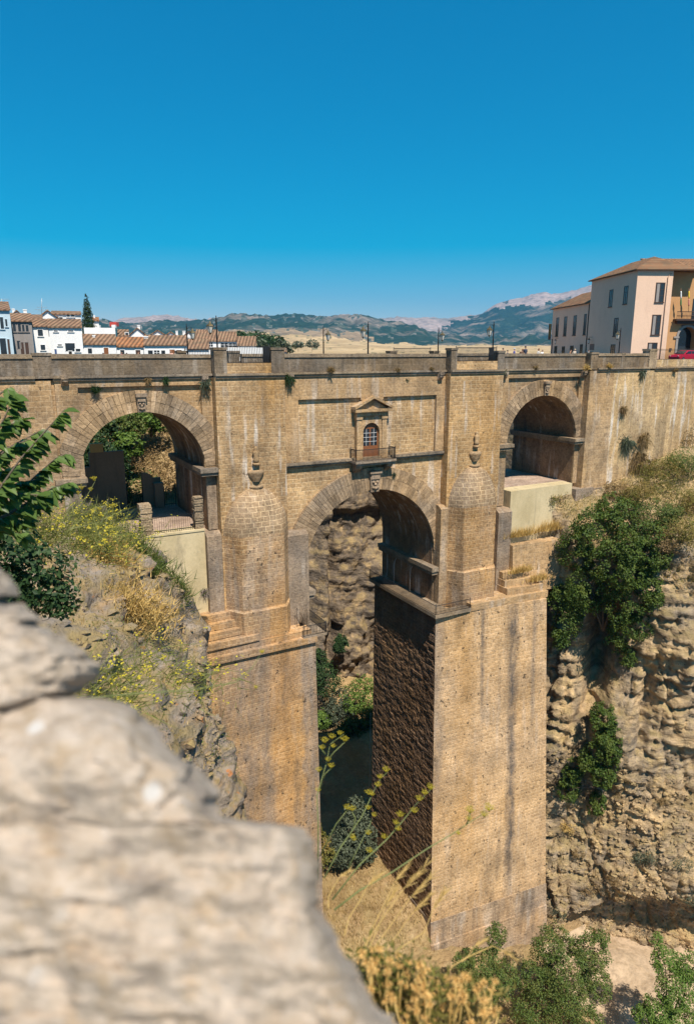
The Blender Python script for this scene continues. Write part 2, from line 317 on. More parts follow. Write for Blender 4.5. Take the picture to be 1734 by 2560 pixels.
def leaf(name, dark, light, scale=.5, trans=.25, rough=.55, dry=None, dryamt=0.0):
    g = G(name); ge = g.n('NewGeometry'); P = ge.outputs['Position']; r = ge.outputs['Random Per Island']
    c = g.mix(r, dark, light)
    if dry:
        c = g.mix(g.math('MULTIPLY', g.ramp(g.noise(P, scale, 4, .6), [(.45, 0.0), (.62, 1.0)]), dryamt), c, dry)
    p = g.n('BsdfPrincipled', {'Base Color': c, 'Roughness': rough, 'Specular IOR Level': .25})
    t = g.n('BsdfTranslucent', {'Color': g.mix(1.0, c, (1.15,1.25,.6), 'MULTIPLY')})
    mx = g.n('MixShader', {0: trans, 1: p.outputs[0], 2: t.outputs[0]})
    g.t.links.new(mx.outputs[0], g.out.inputs[0]); return g.m
M['fig'] = leaf('fig_leaves', (.022,.048,.008), (.085,.135,.022), scale=.9, dry=(.14,.165,.03), dryamt=.55)
M['branchleaf'] = leaf('branch_leaves', (.05,.095,.018), (.12,.185,.045), trans=.3, rough=.4)
M['leafdark'] = leaf('dark_leaves', (.018,.042,.014), (.045,.085,.025))
M['leafmid'] = leaf('mid_green_leaves', (.035,.068,.014), (.115,.165,.035), scale=1.1, dry=(.17,.17,.045), dryamt=.6)
M['leafbright'] = leaf('bright_green_leaves', (.06,.12,.02), (.15,.22,.04))
M['leafyellow'] = leaf('yellow_green_leaves', (.075,.082,.018), (.20,.18,.04), dry=(.30,.19,.06), dryamt=.6)
M['leafolive'] = leaf('grey_olive_leaves', (.050,.065,.042), (.115,.135,.085))
M['leafdry'] = leaf('dry_brown_leaves', (.17,.115,.055), (.30,.20,.09))
M['cypress'] = leaf('cypress_foliage', (.015,.032,.012), (.035,.065,.022))
M['twig'] = leaf('grey_twigs', (.16,.125,.10), (.25,.20,.16), trans=.1)
M['fennel'] = leaf('fennel_green', (.10,.115,.025), (.19,.19,.05), trans=.2)
M['fennelstem'] = leaf('fennel_stem_green', (.12,.14,.045), (.18,.20,.07), trans=.05)
M['umbel'] = leaf('yellow_umbels', (.34,.28,.02), (.52,.42,.04))
M['straw'] = leaf('dry_straw', (.42,.27,.085), (.62,.43,.16), trans=.2)
M['thistle'] = leaf('dry_orange_heads', (.42,.235,.07), (.66,.42,.15), trans=.1)
M['drygrass'] = leaf('dry_grass', (.34,.23,.10), (.52,.37,.17), dry=(.22,.13,.06), dryamt=.5)
M['bark'] = plain('grey_bark', (.13,.10,.075), .95, 0, .1, .35, 6, .5)
def rock(name, a, b, c, sc=1.0, strata=.0, streak=.4, lichen=None, pits=.4, veg=0.0, bump=1.0, vegc=(.20,.15,.06)):
    g = G(name); ge = g.n('NewGeometry'); P = ge.outputs['Position']
    n1 = g.noise(P, .16*sc, 6, .65, .4); n2 = g.noise(P, 1.3*sc, 6, .7)
    col = g.mix(g.ramp(n1, [(.38, 0.0), (.62, 1.0)]), a, b)
    col = g.mix(g.ramp(g.noise(P, .45*sc, 5, .7, .3), [(.50, 0.0), (.68, 1.0)]), col, c)
    h = n2
    if strata:
        s = g.noise(g.mapv(P, (.12*sc, .12*sc, 1.5*sc)), 1, 5, .65)
        col = g.mix(1.0, col, g.ramp(s, [(.35, .55), (.5, 1.0), (.7, 1.15)]), 'MULTIPLY'); h = g.math('ADD', n2, g.math('MULTIPLY', s, strata*1.6))
    st = g.ramp(g.noise(g.mapv(P, (.45*sc, .45*sc, .05*sc)), 1, 4, .6), [(.54, 0.0), (.70, 1.0)])
    col = g.mix(g.math('MULTIPLY', st, streak), col, (.10,.088,.078))
    if lichen:
        col = g.mix(g.ramp(g.noise(P, .8*sc, 4, .6), [(.64, 0.0), (.70, .8)]), col, lichen)
    col = g.mix(1.0, col, g.ramp(n2, [(.25, .55), (.5, 1.0), (.75, 1.3)]), 'MULTIPLY')
    v = g.n('TexVoronoi', {'Vector': g.mapv(P, (1, 1, 1.6)), 'Scale': 1.1*sc}).outputs[0]
    pt = g.ramp(g.noise(P, 2.6*sc, 3, .8), [(.62, 0.0), (.70, 1.0)])
    col = g.mix(g.math('MULTIPLY', pt, pits), col, (.04,.034,.028))
    if veg:
        up = g.n('SeparateXYZ', {0: ge.outputs['Normal']}).outputs[2]
        mk = g.math('MULTIPLY', g.ramp(g.noise(P, .35*sc, 5, .65), [(.40, 0.0), (.58, 1.0)]), g.ramp(up, [(.15, 0.0), (.5, 1.0)]))
        col = g.mix(g.math('MULTIPLY', mk, veg), col, g.mix(g.noise(P, 3.0, 4, .7), vegc, (.36,.26,.12)))
    hh = g.math('ADD', g.math('ADD', h, g.math('MULTIPLY', v, .5)), g.math('MULTIPLY', g.noise(P, 6*sc, 4, .7), .35))
    g.bsdf(col, .95, hh, bump, .28/sc, .1); return g.m
M['cliff'] = rock('tan_cliff_rock', (.50,.345,.185), (.30,.235,.17), (.56,.39,.19), 1, .45, .55, None, .9, .65, 1.0, (.16,.13,.05))
M['rubbleslope'] = rock('rubble_slope_rock', (.36,.285,.215), (.20,.17,.145), (.33,.22,.115), 1.3, 0, .1, (.45,.17,.05), .5, .9, 1.0)
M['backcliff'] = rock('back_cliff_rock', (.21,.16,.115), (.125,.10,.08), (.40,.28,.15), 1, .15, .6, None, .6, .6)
M['earth'] = rock('dry_earth', (.36,.24,.12), (.28,.19,.10), (.42,.31,.17), 1.2, 0, 0, None, .3, .6)
M['sand'] = rock('pale_sand', (.47,.35,.24), (.40,.30,.20), (.36,.26,.16), 1, 0, 0, None, .1, 0, .4)
M['fore'] = None
# ------------------------------------------------------------ the bridge
BR = thing('stone_bridge', (34, 5, -76), 'tall ochre stone bridge with three arches across the gorge', 'bridge')
def arch_wall(x0, x1, ztop, cx, r, zs, zb, xl=None, xr=None, y0=.3, y1=10.7, n=40):
    """wall between two towers with an arched opening: front, back, soffit and jambs as one mesh"""
    a = [(cx+r*math.cos(t), zs+r*math.sin(t)) for t in [math.pi*k/n for k in range(n+1)]]   # right to left
    opening = [(cx+r, zb)] + a + [(cx-r, zb)]
    mb = MB()
    # front/back as strips from opening to outline
    out = []
    for (x, z) in opening:
        out.append((x, ztop))
    for y, flip in ((y0, False), (y1, True)):
        for i in range(len(opening)-1):
            p, q = opening[i], opening[i+1]
            if abs(p[0]-q[0]) < 1e-6: continue
            f = [(p[0], y, p[1]), (p[0], y, ztop), (q[0], y, ztop), (q[0], y, q[1])]
            mb.add(f, [(0,3,2,1) if flip else (0,1,2,3)])
        for xa, xb in ((x0, cx-r), (cx+r, x1)):
            if xb-xa > .02:
                f = [(xa, y, zb), (xb, y, zb), (xb, y, ztop), (xa, y, ztop)]
                mb.add(f, [(0,1,2,3) if not flip else (0,3,2,1)])
    vm = MB()
    for i in range(len(opening)-1):
        p, q = opening[i], opening[i+1]
        vm.add([(p[0], y0, p[1]), (p[0], y1, p[1]), (q[0], y1, q[1]), (q[0], y0, q[1])], [(0,1,2,3)], 0, abs(i-len(opening)/2) < n/2)
    for xx in (x0, x1): mb.add([(xx, y0, zb), (xx, y1, zb), (xx, y1, ztop), (xx, y0, ztop)], [(0,1,2,3)])
    return mb, vm
ARCH = [(5.3, 18.3, -2.2, 12.0, 5.2, -10.1, -15.6), (24.3, 42.9, -2.2, 34.25, 7.65, -21.2, -27.2), (49.4, 62.6, -2.2, 56.55, 5.25, -10.1, -18.0)]
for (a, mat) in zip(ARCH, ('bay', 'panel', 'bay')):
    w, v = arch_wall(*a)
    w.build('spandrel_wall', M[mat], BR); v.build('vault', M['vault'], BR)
def ring(cx, r, zs, t, n, xl, xr, y0, y1, a0, a1, parts, keyw):
    """separate wedge stones in two courses round an arch"""
    mb = MB()
    for k in range(n):
        t0 = a0+(a1-a0)*k/n; t1 = a0+(a1-a0)*(k+1)/n; tm = (t0+t1)/2
        if abs(tm-math.pi/2) < keyw: continue
        for c in range(parts):
            ra = r+t*c/parts; rb = r+t*(c+1)/parts
            sh = (t1-t0)*.5*(c % 2)*0
            g_ = .012/r
            dy = random.uniform(0, .05)
            pts = []
            for (tt, rr) in ((t0+g_, ra+.01), (t1-g_, ra+.01), (t1-g_, rb-.012), (t0+g_, rb-.012)):
                x = cx+rr*math.cos(tt); z = zs+rr*math.sin(tt)
                x = min(xr, max(xl, x)); pts.append((x, z))
            if abs(pts[2][0]-pts[1][0])+abs(pts[3][0]-pts[0][0]) < .05 and abs(pts[2][1]-pts[1][1]) < .05: continue
            mb.loft([[(x, y0-dy, z) for x, z in pts], [(x, y1, z) for x, z in pts]])
    return mb
ring(12.0, 5.2, -10.1, 1.8, 46, 5.5, 18.05, -.02, .33, R_(3), R_(177), 2, -1).build('arch_ring', M['vouss'], BR)
ring(34.25, 7.65, -21.2, 2.3, 74, 24.9, 42.6, -.02, .33, R_(2), R_(178), 2, -1).build('arch_ring', M['vouss'], BR)
ring(56.55, 5.25, -10.1, 1.75, 46, 49.9, 62.45, -.02, .33, R_(3), R_(177), 2, -1).build('arch_ring', M['vouss'], BR)
# jamb facing between springing and floor, imposts, keystones
def jamb(x0, x1, z0, z1, y0=.02, mat='bay'): MB().box(x0, x1, y0, .33, z0, z1).build('jamb_facing', M[mat], BR)
jamb(5.5, 6.8, -15.6, -10.62, mat='grey'); jamb(17.2, 18.05, -15.6, -10.62, mat='grey')
jamb(24.5, 26.6, -27.0, -21.2, mat='grey'); jamb(41.9, 42.68, -27, -23.45, mat='bay')
jamb(49.7, 51.3, -17.0, -10.62, mat='bay'); jamb(61.8, 62.45, -15.4, -10.62, mat='bay')
def impost(x0, x1, y0, y1, z0, z1, mat='coping'):
    m = MB(); h = z1-z0
    m.box(x0, x1, y0, y1, z0+h*.45, z1); m.box(x0+.12, x1-.12, y0+.16, y1-.02, z0, z0+h*.45-.003)
    m.build('impost', M[mat], BR)
impost(4.9, 7.3, -.55, 10.5, -10.62, -9.95); impost(16.5, 18.4, -.75, 10.5, -10.62, -9.95)
impost(49.0, 51.75, -.75, 10.5, -10.62, -9.95); impost(61.0, 62.6, -.75, 10.5, -10.62, -9.95)
impost(25.1, 27.3, -.9, 10.5, -23.6, -22.75); impost(41.1, 43.6, -.9, 10.5, -23.5, -22.65)
for (x, z, w, h) in ((12.0, -4.9, .62, 1.25), (34.3, -13.75, .95, 1.9), (56.55, -4.85, .6, 1.3)):
    k = MB(); k.loft([[(x-w*.5, -.22, z), (x+w*.5, -.22, z), (x+w*.62, -.30, z+h), (x-w*.62, -.30, z+h)], [(x-w*.5, .3, z), (x+w*.5, .3, z), (x+w*.62, .3, z+h), (x-w*.62, .3, z+h)]])
    kk = k.build('keystone', M['grey'], BR)
    c = MB()
    c.box(x-w*.72, x+w*.72, -.48, .2, z+h+.003, z+h+.28); c.box(x-w*.5, x+w*.5, -.38, -.301, z+h*.70, z+h)
    for (dx, dz, rr) in ((-.22*w, .55*h, .16*w), (.22*w, .55*h, .16*w), (0, .42*h, .19*w), (0, .22*h, .22*w), (-.27*w, .25*h, .13*w), (.27*w, .25*h, .13*w)):
        c.lathe([(0, -rr), (rr*.7, -rr*.7), (rr, 0), (rr*.7, rr*.7), (0, rr)], (x+dx, -.30, z+dz), 8)
    c.build('carving', M['grey'], kk)
# framed panels and string course
fr = MB()
fr.box(5.55, 18.05, 0, .297, -2.78, -2.2); fr.box(5.55, 7.2, 0, .297, -10.0, -2.783); fr.box(17.1, 18.05, 0, .297, -9.94, -2.783)
fr.build('panel_frame', M['bay'], BR)
fr = MB()
fr.box(24.5, 32.75, 0, .297, -4.35, -2.2); fr.box(35.3, 42.68, 0, .297, -4.35, -2.2)
fr.loft([[(x, 0, z) for x, z in ((32.753, -2.2), (32.753, -4.5), (33.05, -4.95), (33.1, -5.7), (34.95, -5.7), (35.0, -4.95), (35.297, -4.5), (35.297, -2.2))][::-1], [(x, .297, z) for x, z in ((32.753, -2.2), (32.753, -4.5), (33.05, -4.95), (33.1, -5.7), (34.95, -5.7), (35.0, -4.95), (35.297, -4.5), (35.297, -2.2))][::-1]])
fr.box(24.5, 26.15, 0, .297, -10.15, -4.353); fr.box(41.65, 42.68, 0, .297, -10.15, -4.353)
fr.build('panel_frame', M['frame'], BR)
fr = MB(); fr.box(49.9, 62.45, 0, .297, -2.85, -2.2); fr.box(49.9, 51.1, 0, .297, -9.94, -2.853); fr.box(61.75, 62.45, 0, .297, -9.94, -2.853)
fr.build('panel_frame', M['bay'], BR)
sc_ = MB(); sc_.box(24.45, 42.75, -.20, .28, -10.42, -10.17); sc_.box(24.45, 42.75, -.08, .28, -10.60, -10.423); sc_.build('string_course', M['coping'], BR)
# towers
for x0, x1 in ((18.1, 24.5), (42.7, 49.65)):
    t = MB().box(x0, x1, -.8, 11.8, -27.3, -2.2).build('tower', M['tower'], BR)
# side pilasters under the springing ledges (weathered grey)
for (x0, x1, y0, z1, mt) in ((16.75, 18.4, -.75, -15.7, 'grey'), (24.4, 26.55, -.95, -16.6, 'grey'), (41.95, 42.95, -1.0, -15.9, 'bay'), (49.55, 51.45, -1.35, -17.1, 'grey')):
    m = MB(); m.loft([[(x0, y0, -27.2), (x1, y0, -27.2), (x1, 3, -27.2), (x0, 3, -27.2)], [(x0, y0, z1-.35), (x1, y0, z1-.35), (x1, 3, z1-.35), (x0, 3, z1-.35)], [(x0, y0+.55, z1), (x1, y0+.55, z1), (x1, 3, z1), (x0, 3, z1)]])
    m.build('pilaster', M[mt], BR)
# half octagon cutwaters under stepped half domes
for (cx_, hw, zt, mt) in ((21.4, 3.15, -16.1, 'pier_warm'), (46.15, 3.2, -16.1, 'pier_warm')):
    cw = MB()
    def oc(k, dy=0): return [(cx_-hw*k, -.78), (cx_-hw*.83*k, -1.5-dy), (cx_-hw*.66*k, -2.3-dy), (cx_+hw*.66*k, -2.3-dy), (cx_+hw*.83*k, -1.5-dy), (cx_+hw*k, -.78)]
    rings = [[(x, y, z) for x, y in oc(k, d)] for z, k, d in ((-27.2, 1.03, .32), (-23.15, 1.02, .30), (-23.0, 1.0, .02), (zt, 1.0, 0))]
    cw.loft(rings); c = cw.build('cutwater', M[mt], BR)
    d = MB(); prof = [(1.0, 0), (1.0, .28), (.985, .7), (.95, 1.25), (.90, 1.7), (.83, 2.2), (.74, 2.7), (.63, 3.15), (.50, 3.55), (.34, 3.9), (.16, 4.1), (.02, 4.16)]
    rr = []
    for r, z in prof:
        row = []; O = oc(1.0); bl = min(1, z/3.2)
        for i in range(5):
            for k in range(5):
                f = k/5; ox = O[i][0]+(O[i+1][0]-O[i][0])*f; oy = O[i][1]+(O[i+1][1]-O[i][1])*f
                t = math.pi+math.pi*(i*5+k)/25; ex = cx_+hw*math.cos(t); ey = -.78+1.55*math.sin(t)
                row.append((cx_+((ox*(1-bl)+ex*bl)-cx_)*r, -.78+((oy*(1-bl)+ey*bl)+.78)*r, zt+z))
        row.append((cx_+hw*r, -.78, zt+z))
        rr.append(row)
    d.loft(rr, False, False, 0, True); d.build('half_dome', M['dome'], BR)
    # corbel bowl and small carved figure above it
    cb = MB(); ax = cx_+.1
    cb.lathe([(.36, .2), (.45, .4), (.76, .95), (.78, 1.12), (.62, 1.25), (.4, 1.27)], (ax, -.8, -11.62), 14, math.pi, 2*math.pi, 1, .75)
    cb.lathe([(.42, .1), (.66, .32), (.68, .45), (.50, .52)], (ax, -.8, -12.28), 14, math.pi, 2*math.pi, 1, .75)
    cb.build('corbel', M['frame'], BR)
    st = MB()
    st.lathe([(.28, 0), (.36, .12), (.34, .2), (.24, .25)], (ax, -.95, -9.95), 10); 
    st.loft([[(ax+rx*math.cos(t), -1.0+ry*math.sin(t), -9.7+z) for t in [2*math.pi*k/10 for k in range(10)]] for rx, ry, z in ((.24, .18, 0), (.30, .22, .3), (.24, .18, .62), (.34, .22, .85), (.30, .2, 1.05), (.13, .13, 1.12), (.17, .17, 1.25), (.15, .15, 1.4), (.04, .05, 1.48))], mat=0, smooth=True)
    st.build('carved_figure', M['frame'], BR)
# parapets
def run(x0, x1, y, ztop=-.25, low=False, mat='parapet', back=False):
    s = -1 if back else 1
    def b(m, xa, xb, ya, yb, za, zb):
        a, c = sorted((y+s*ya, y+s*yb)); m.box(xa, xb, a, c, za, zb)
    cm = MB(); b(cm, x0, x1, -.26, .6, -2.05, -1.86); b(cm, x0, x1, -.14, .6, -2.26, -2.053); cm.build('cornice', M['coping'], BR)
    pm = MB(); b(pm, x0, x1, .0, .5, -1.857, ztop-.3 if not low else -1.0); pm.build('parapet', M[mat], BR)
    if not low:
        cp = MB(); n = max(1, int((x1-x0)/2.1))
        for i in range(n):
            xa = x0+(x1-x0)*i/n; xb = x0+(x1-x0)*(i+1)/n-.012; dz = random.uniform(-.012, .012)
            b(cp, xa, xb, -.1, .6, ztop-.297, ztop+dz)
        cp.build('coping', M['coping'], BR)
run(-45, 4.2, .1); run(5.5, 18.05, 0); run(24.5, 42.65, 0); run(49.7, 62.4, 0); run(63.55, 72.1, -.8); 
run(73.4, 140, -.8, low=True, mat='abut'); run(18.12, 24.48, -.8, low=True, mat='tower'); run(42.72, 49.63, -.8, low=True, mat='tower')
for (x0, x1) in ((-45, 18), (24.5, 42.7), (49.7, 62)): run(x0, x1, 10.7, back=True)
run(18.1, 24.5, 11.6, low=True, back=True); run(42.7, 49.6, 11.6, low=True, back=True)
def post(x0, x1, y0, y1, zt, mat='parapet', z0=-2.05):
    m = MB(); m.box(x0, x1, y0, y1, z0, zt-.22); m.box(x0-.06, x1+.06, y0-.06, y1+.06, zt-.217, zt); m.build('parapet_post', M[mat], BR)
post(18.1, 19.2, -.86, .1, .32); post(23.25, 24.5, -.86, .1, .32); post(42.7, 43.4, -.86, .1, .32); post(48.75, 49.65, -.86, .1, .05)
post(4.2, 5.5, -.02, .7, -.12); post(62.4, 63.5, -.86, .1, -.12); post(72.1, 73.4, -.95, .1, .28, 'rubble'); post(67.4, 67.9, -.86, -.2, -.18)
for (x0, x1) in ((18.1, 19.0), (23.3, 24.5), (42.7, 43.6), (48.8, 49.6)): post(x0, x1, 10.8, 11.7, .05)
def railing(p0, p1, h, step=.16, belly=.0, nrm=(0,-1,0), parent=None, name='iron_railing', spikes=0, post_r=.04, flat=True, zc=0.0):
    m = MB(); p0 = Vector(p0); p1 = Vector(p1); d = p1-p0; n = max(2, int(d.length/step)); nr = Vector(nrm)
    for i in range(n+1):
        q = p0+d*(i/n)
        if belly:
            m.tube([q, q+nr*belly*.7+Vector((0,0,h*.1)), q+nr*belly+Vector((0,0,h*.28)), q+nr*belly*.35+Vector((0,0,h*.55)), q+Vector((0,0,h))], .021, 4)
        else: m.tube([q, q+Vector((0,0,h+(spikes if i % 1 == 0 else 0)))], [.021, .021 if not spikes else .008], 4)
    for z in ((.02, h*.96) if flat else (h*.12, h*.9)): m.tube([p0+Vector((0,0,z)), p1+Vector((0,0,z))], .034, 5)
    for q in (p0, p1): m.tube([q, q+Vector((0,0,h+.12))], post_r, 6)
    return m.build(name, M['iron'], parent or BR)
railing((19.25, -.6, -1.0), (23.2, -.6, -1.0), 1.45, .15, .26); railing((43.45, -.6, -1.0), (48.7, -.6, -1.0), 1.4, .15, .26)
railing((19.0, 11.5, -1.0), (23.3, 11.5, -1.0), 1.25, .16); railing((43.6, 11.5, -1.0), (48.8, 11.5, -1.0), 1.35, .16)
railing((73.5, -.55, -1.0), (100, -.55, -1.0), 1.2, .17, spikes=.14)
for xa in (22.9, 48.0):    # iron corner boxes of the balconies
    MB().box(xa-.35, xa+.25, -.72, -.62, -.95, .4).build('iron_panel', M['iron'], BR)
MB().box(-60, 130, .62, 10.1, -2.19, -1.35).build('roadway', M['asphalt'], BR)
# abutments
MB().box(-45, 5.3, .1, 10.6, -16.5, -2.2).build('abutment', M['bay'], BR)
ab = MB(); ab.box(62.5, 66.5, -.8, 10.4, -24, -2.2); ab.build('abutment', M['frame'], BR)
ab = MB(); ab.box(66.5, 140, -.795, 10.4, -24, -2.2); ab.build('abutment', M['abut'], BR)
# lower piers with a slight batter, ledges stepping up from them
def quadpier(name, top, bot, zt, zb, mats, rough=False):
    m = MB()
    def P3(poly, z): return [(x, y, z) for x, y in poly]
    n = 14
    rings = []
    for i in range(n+1):
        t = i/n; rings.append([(a[0]+(b[0]-a[0])*t, a[1]+(b[1]-a[1])*t, zt+(zb-zt)*t) for a, b in zip(top, bot)])
    rings = rings[::-1]
    for i in range(n):
        for j in range(4):
            k = (j+1) % 4
            if rough and j == 3: continue
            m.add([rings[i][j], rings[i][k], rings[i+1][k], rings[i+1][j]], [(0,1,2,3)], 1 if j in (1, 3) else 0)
    m.add(P3(top, zt), [(0,1,2,3)])
    pier = m.build(name, mats, BR)
    if rough:                       # the rough coursed inner side, block by block
        ny, nz = 84, 380; V = []
        for i in range(nz+1):
            t = i/nz
            for j in range(ny+1):
                q = j/ny; a = [top[3][c]+(top[0][c]-top[3][c])*q for c in (0, 1)]; b = [bot[3][c]+(bot[0][c]-bot[3][c])*q for c in (0, 1)]
                x, y, z = a[0]+(b[0]-a[0])*t, a[1]+(b[1]-a[1])*t, zt+(zb-zt)*t
                row = math.floor(z/.42); cell = math.floor((y+(row % 3)*.31)/.95)
                d = noise.cell(Vector((row+.5, cell+.5, 2.5)))*.035+fbm(y*1.9, z*2.1, 4)*.033+noise.noise(Vector((y*2.6, z*5.0, 7)))*.03
                if j in (0, ny): d = 0
                V.append((x-max(-.05, d), y, z))
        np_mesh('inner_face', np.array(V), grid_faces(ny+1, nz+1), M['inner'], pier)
    return pier
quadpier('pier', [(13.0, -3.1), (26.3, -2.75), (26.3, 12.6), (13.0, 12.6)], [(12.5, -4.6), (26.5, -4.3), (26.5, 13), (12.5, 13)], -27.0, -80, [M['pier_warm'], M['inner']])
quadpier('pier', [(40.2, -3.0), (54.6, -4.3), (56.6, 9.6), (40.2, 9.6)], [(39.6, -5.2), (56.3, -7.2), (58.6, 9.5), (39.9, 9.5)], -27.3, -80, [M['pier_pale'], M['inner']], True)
# stained foot courses of the far pier, a hand's breadth proud
m = MB()
for (z0, z1, o, sl) in ((-67.3, -64.3, .05, 0), (-80, -67.303, .16, 0)):
    fx = lambda z: (40.2-.6*(-27.3-z)/52.7, -3.0-2.2*(-27.3-z)/52.7, 54.6+1.7*(-27.3-z)/52.7, -4.3-2.9*(-27.3-z)/52.7)
    a0, a1 = fx(z0), fx(z1)
    m.loft([[(a0[0]-.03, a0[1]-o, z0), (a0[2]+.05, a0[3]-o, z0), (a0[2]+.05, 0, z0), (a0[0]-.03, 0, z0)], [(a1[0]-.03, a1[1]-o, z1), (a1[2]+.05, a1[3]-o, z1), (a1[2]+.05, 0, z1), (a1[0]-.03, 0, z1)]])
m.build('pier_foot', M['foot'], BR)
lg = MB()
for i, (x1, y0, z1) in enumerate(((26.32, -3.1, -26.5), (25.9, -2.65, -25.9), (20.6, -2.9, -25.2), (20.0, -2.35, -24.5), (19.4, -1.8, -23.85), (18.8, -1.25, -23.2))):
    zl = z1-.62
    lg.loft([[(12.9, y0-.25, zl), (x1, y0, zl), (x1, 2, zl), (12.9, 2, zl)], [(12.9, y0-.25, z1), (x1, y0, z1), (x1, 2, z1), (12.9, 2, z1)]])
lg.build('ledge', M['pier_warm'], BR)
lg = MB()
for (x0, y0, z1, x1) in ((44.5, -3.5, -26.5, 55.0), (49.8, -3.1, -25.75, 54.6), (49.9, -2.5, -25.0, 53.6), (50.0, -2.0, -24.2, 52.4)):
    lg.loft([[(x0, y0+.0, z1-.78), (x1, y0-.55, z1-.78), (x1, 2, z1-.78), (x0, 2, z1-.78)], [(x0, y0, z1), (x1, y0-.55, z1), (x1, 2, z1), (x0, 2, z1)]])
lg.build('ledge', M['frame'], BR)
# walkways under the main arch
wk = MB(); wk.box(39.75, 42.0, -2.45, 10.2, -27.2, -26.8); wk.box(39.75, 44.4, -3.6, -2.453, -27.2, -26.8); wk.build('walkway', M['coping'], BR)
railing((39.82, -3.5, -26.8), (39.82, 10.1, -26.8), 1.05, .17); railing((39.84, -3.52, -26.8), (44.3, -3.52, -26.8), 1.05, .17)
wk = MB(); wk.box(24.9, 27.4, -3.1, 2.0, -26.6, -26.33); wk.build('walkway', M['coping'], BR)
railing((24.95, -3.02, -26.33), (27.3, -3.02, -26.33), 1.05, .15); railing((27.32, -3.0, -26.33), (27.32, 1.9, -26.33), 1.05, .15)
fan = MB()
for k in range(17):
    t = R_(12+k*6.2); c = Vector((25.3, -1.5, -25.9)); fan.tube([c, c+Vector((math.cos(t)*2.3*(-.2 if 0 else 1), -.2, math.sin(t)*2.3))], [.018, .008], 4)
fan.tube([(24.95, -1.6, -26.3), (24.9, -1.6, -23.9), (25.6, -1.6, -25.1), (25.35, -1.5, -25.9)], .03, 5)
for x in (25.9, 26.5): fan.tube([(x, -1.7, -26.3), (x, -1.7, -23.6)], .018, 4)
fan.build('spiked_fan_gate', M['iron'], BR)
for y in (3.6, 7.0):
    hk = MB(); hk.tube([(41.3, y, -26.7), (41.3, y, -24.5), (41.3, y-.1, -24.0), (41.3, y-.45, -23.5), (41.3, y-1.0, -23.2)], .05, 6)
    hk.build('bent_pipe', M['galv'], BR)
# water spouts along the cornice
for (u, v, y) in ((162, 957, -.1), (511, 957, -.1), (724, 950, -.1), (1099, 945, -.1), (1259, 943, -.1), (1456, 939, -.1)):
    p = onY(u, v, y); s = MB()
    s.loft([[(p.x-.22, y-.35, p.z+.1), (p.x+.22, y-.35, p.z+.1), (p.x+.2, y-.35, p.z+.5), (p.x-.2, y-.35, p.z+.5)], [(p.x-.3, y+.2, p.z-.35), (p.x+.3, y+.2, p.z-.35), (p.x+.3, y+.2, p.z+.6), (p.x-.3, y+.2, p.z+.6)]])
    s.box(p.x-.26, p.x+.26, y-.42, y-.353, p.z+.28, p.z+.6); s.build('water_spout', M['grey'], BR)
# the little balcony window over the main arch
bx = 33.9
aed = MB()
for s in (-1, 1):
    x = bx+s*1.42
    aed.box(x-.26, x+.26, -.22, .25, -10.1, -6.45); aed.box(x-.34, x+.34, -.30, .25, -6.447, -6.1); aed.box(x-.34, x+.34, -.30, .25, -10.35, -10.103)
aw = []
N_ = 18
for i in range(N_):                      # arched surround, open in the middle
    t0, t1 = math.pi*i/N_, math.pi*(i+1)/N_
    def q(t): return (bx+.93*math.cos(t), -7.75+.93*math.sin(t))
    a0, a1 = q(t0), q(t1)
    aed.loft([[(a0[0], -.10, a0[1]), (a0[0], -.10, -6.12), (a1[0], -.10, -6.12), (a1[0], -.10, a1[1])], [(a0[0], .27, a0[1]), (a0[0], .27, -6.12), (a1[0], .27, -6.12), (a1[0], .27, a1[1])]])
for s in (-1, 1):
    xa, xb = sorted((bx+s*.93, bx+s*1.17)); aed.box(xa, xb, -.10, .27, -10.2, -6.12)
su = aed.build('window_surround', M['frame'], BR)
pd = MB()
pd.box(bx-1.75, bx+1.75, -.34, .26, -6.09, -5.72); pd.box(bx-2.05, bx+2.05, -.62, .26, -5.717, -5.45)
pd.loft([[(bx-1.75, -.2, -5.447), (bx+1.75, -.2, -5.447), (bx, -.2, -4.55)], [(bx-1.75, .26, -5.447), (bx+1.75, .26, -5.447), (bx, .26, -4.55)]])
for s in (-1, 1):
    a = Vector((bx+s*2.1, 0, -5.444)); b = Vector((bx, 0, -4.42)); up = Vector((0, 0, .24))
    pd.loft([[(p.x, -.66, p.z) for p in (a, b, b+up, a+up)], [(p.x, .26, p.z) for p in (a, b, b+up, a+up)]])
pd.build('pediment', M['frame'], su)
dr = MB(); dr.box(bx-.92, bx+.92, .18, .24, -10.2, -9.1)
for x in (bx-.92, bx-.08, bx+.78): dr.box(x, x+.16, .17, .235, -9.097, -7.3)
dr.box(bx-.76, bx+.78, .172, .236, -7.42, -7.3); dr.box(bx-.92, bx+.92, .19, .235, -7.297, -6.9)
D_ = dr.build('wooden_door', M['wood'], BR)
gb = MB()
for i in range(1, 4): gb.box(bx-.76, bx+.78, .165, .19, -9.1+i*.42-.012, -9.1+i*.42+.012)
for x in (bx-.42, bx+.42): gb.box(x-.012, x+.012, .164, .19, -9.097, -7.42)
gb.build('glazing_bars', M['white'], D_)
MB().box(bx-.76, bx+.78, .205, .215, -9.09, -7.43).build('pane', M['glass'], D_)
bl = MB(); bl.box(bx-2.3, bx+2.3, -1.15, .2, -10.62, -10.38); bl.box(bx-2.15, bx+2.15, -1.0, .1, -10.85, -10.623)
BL = bl.build('balcony', M['grey'], BR)
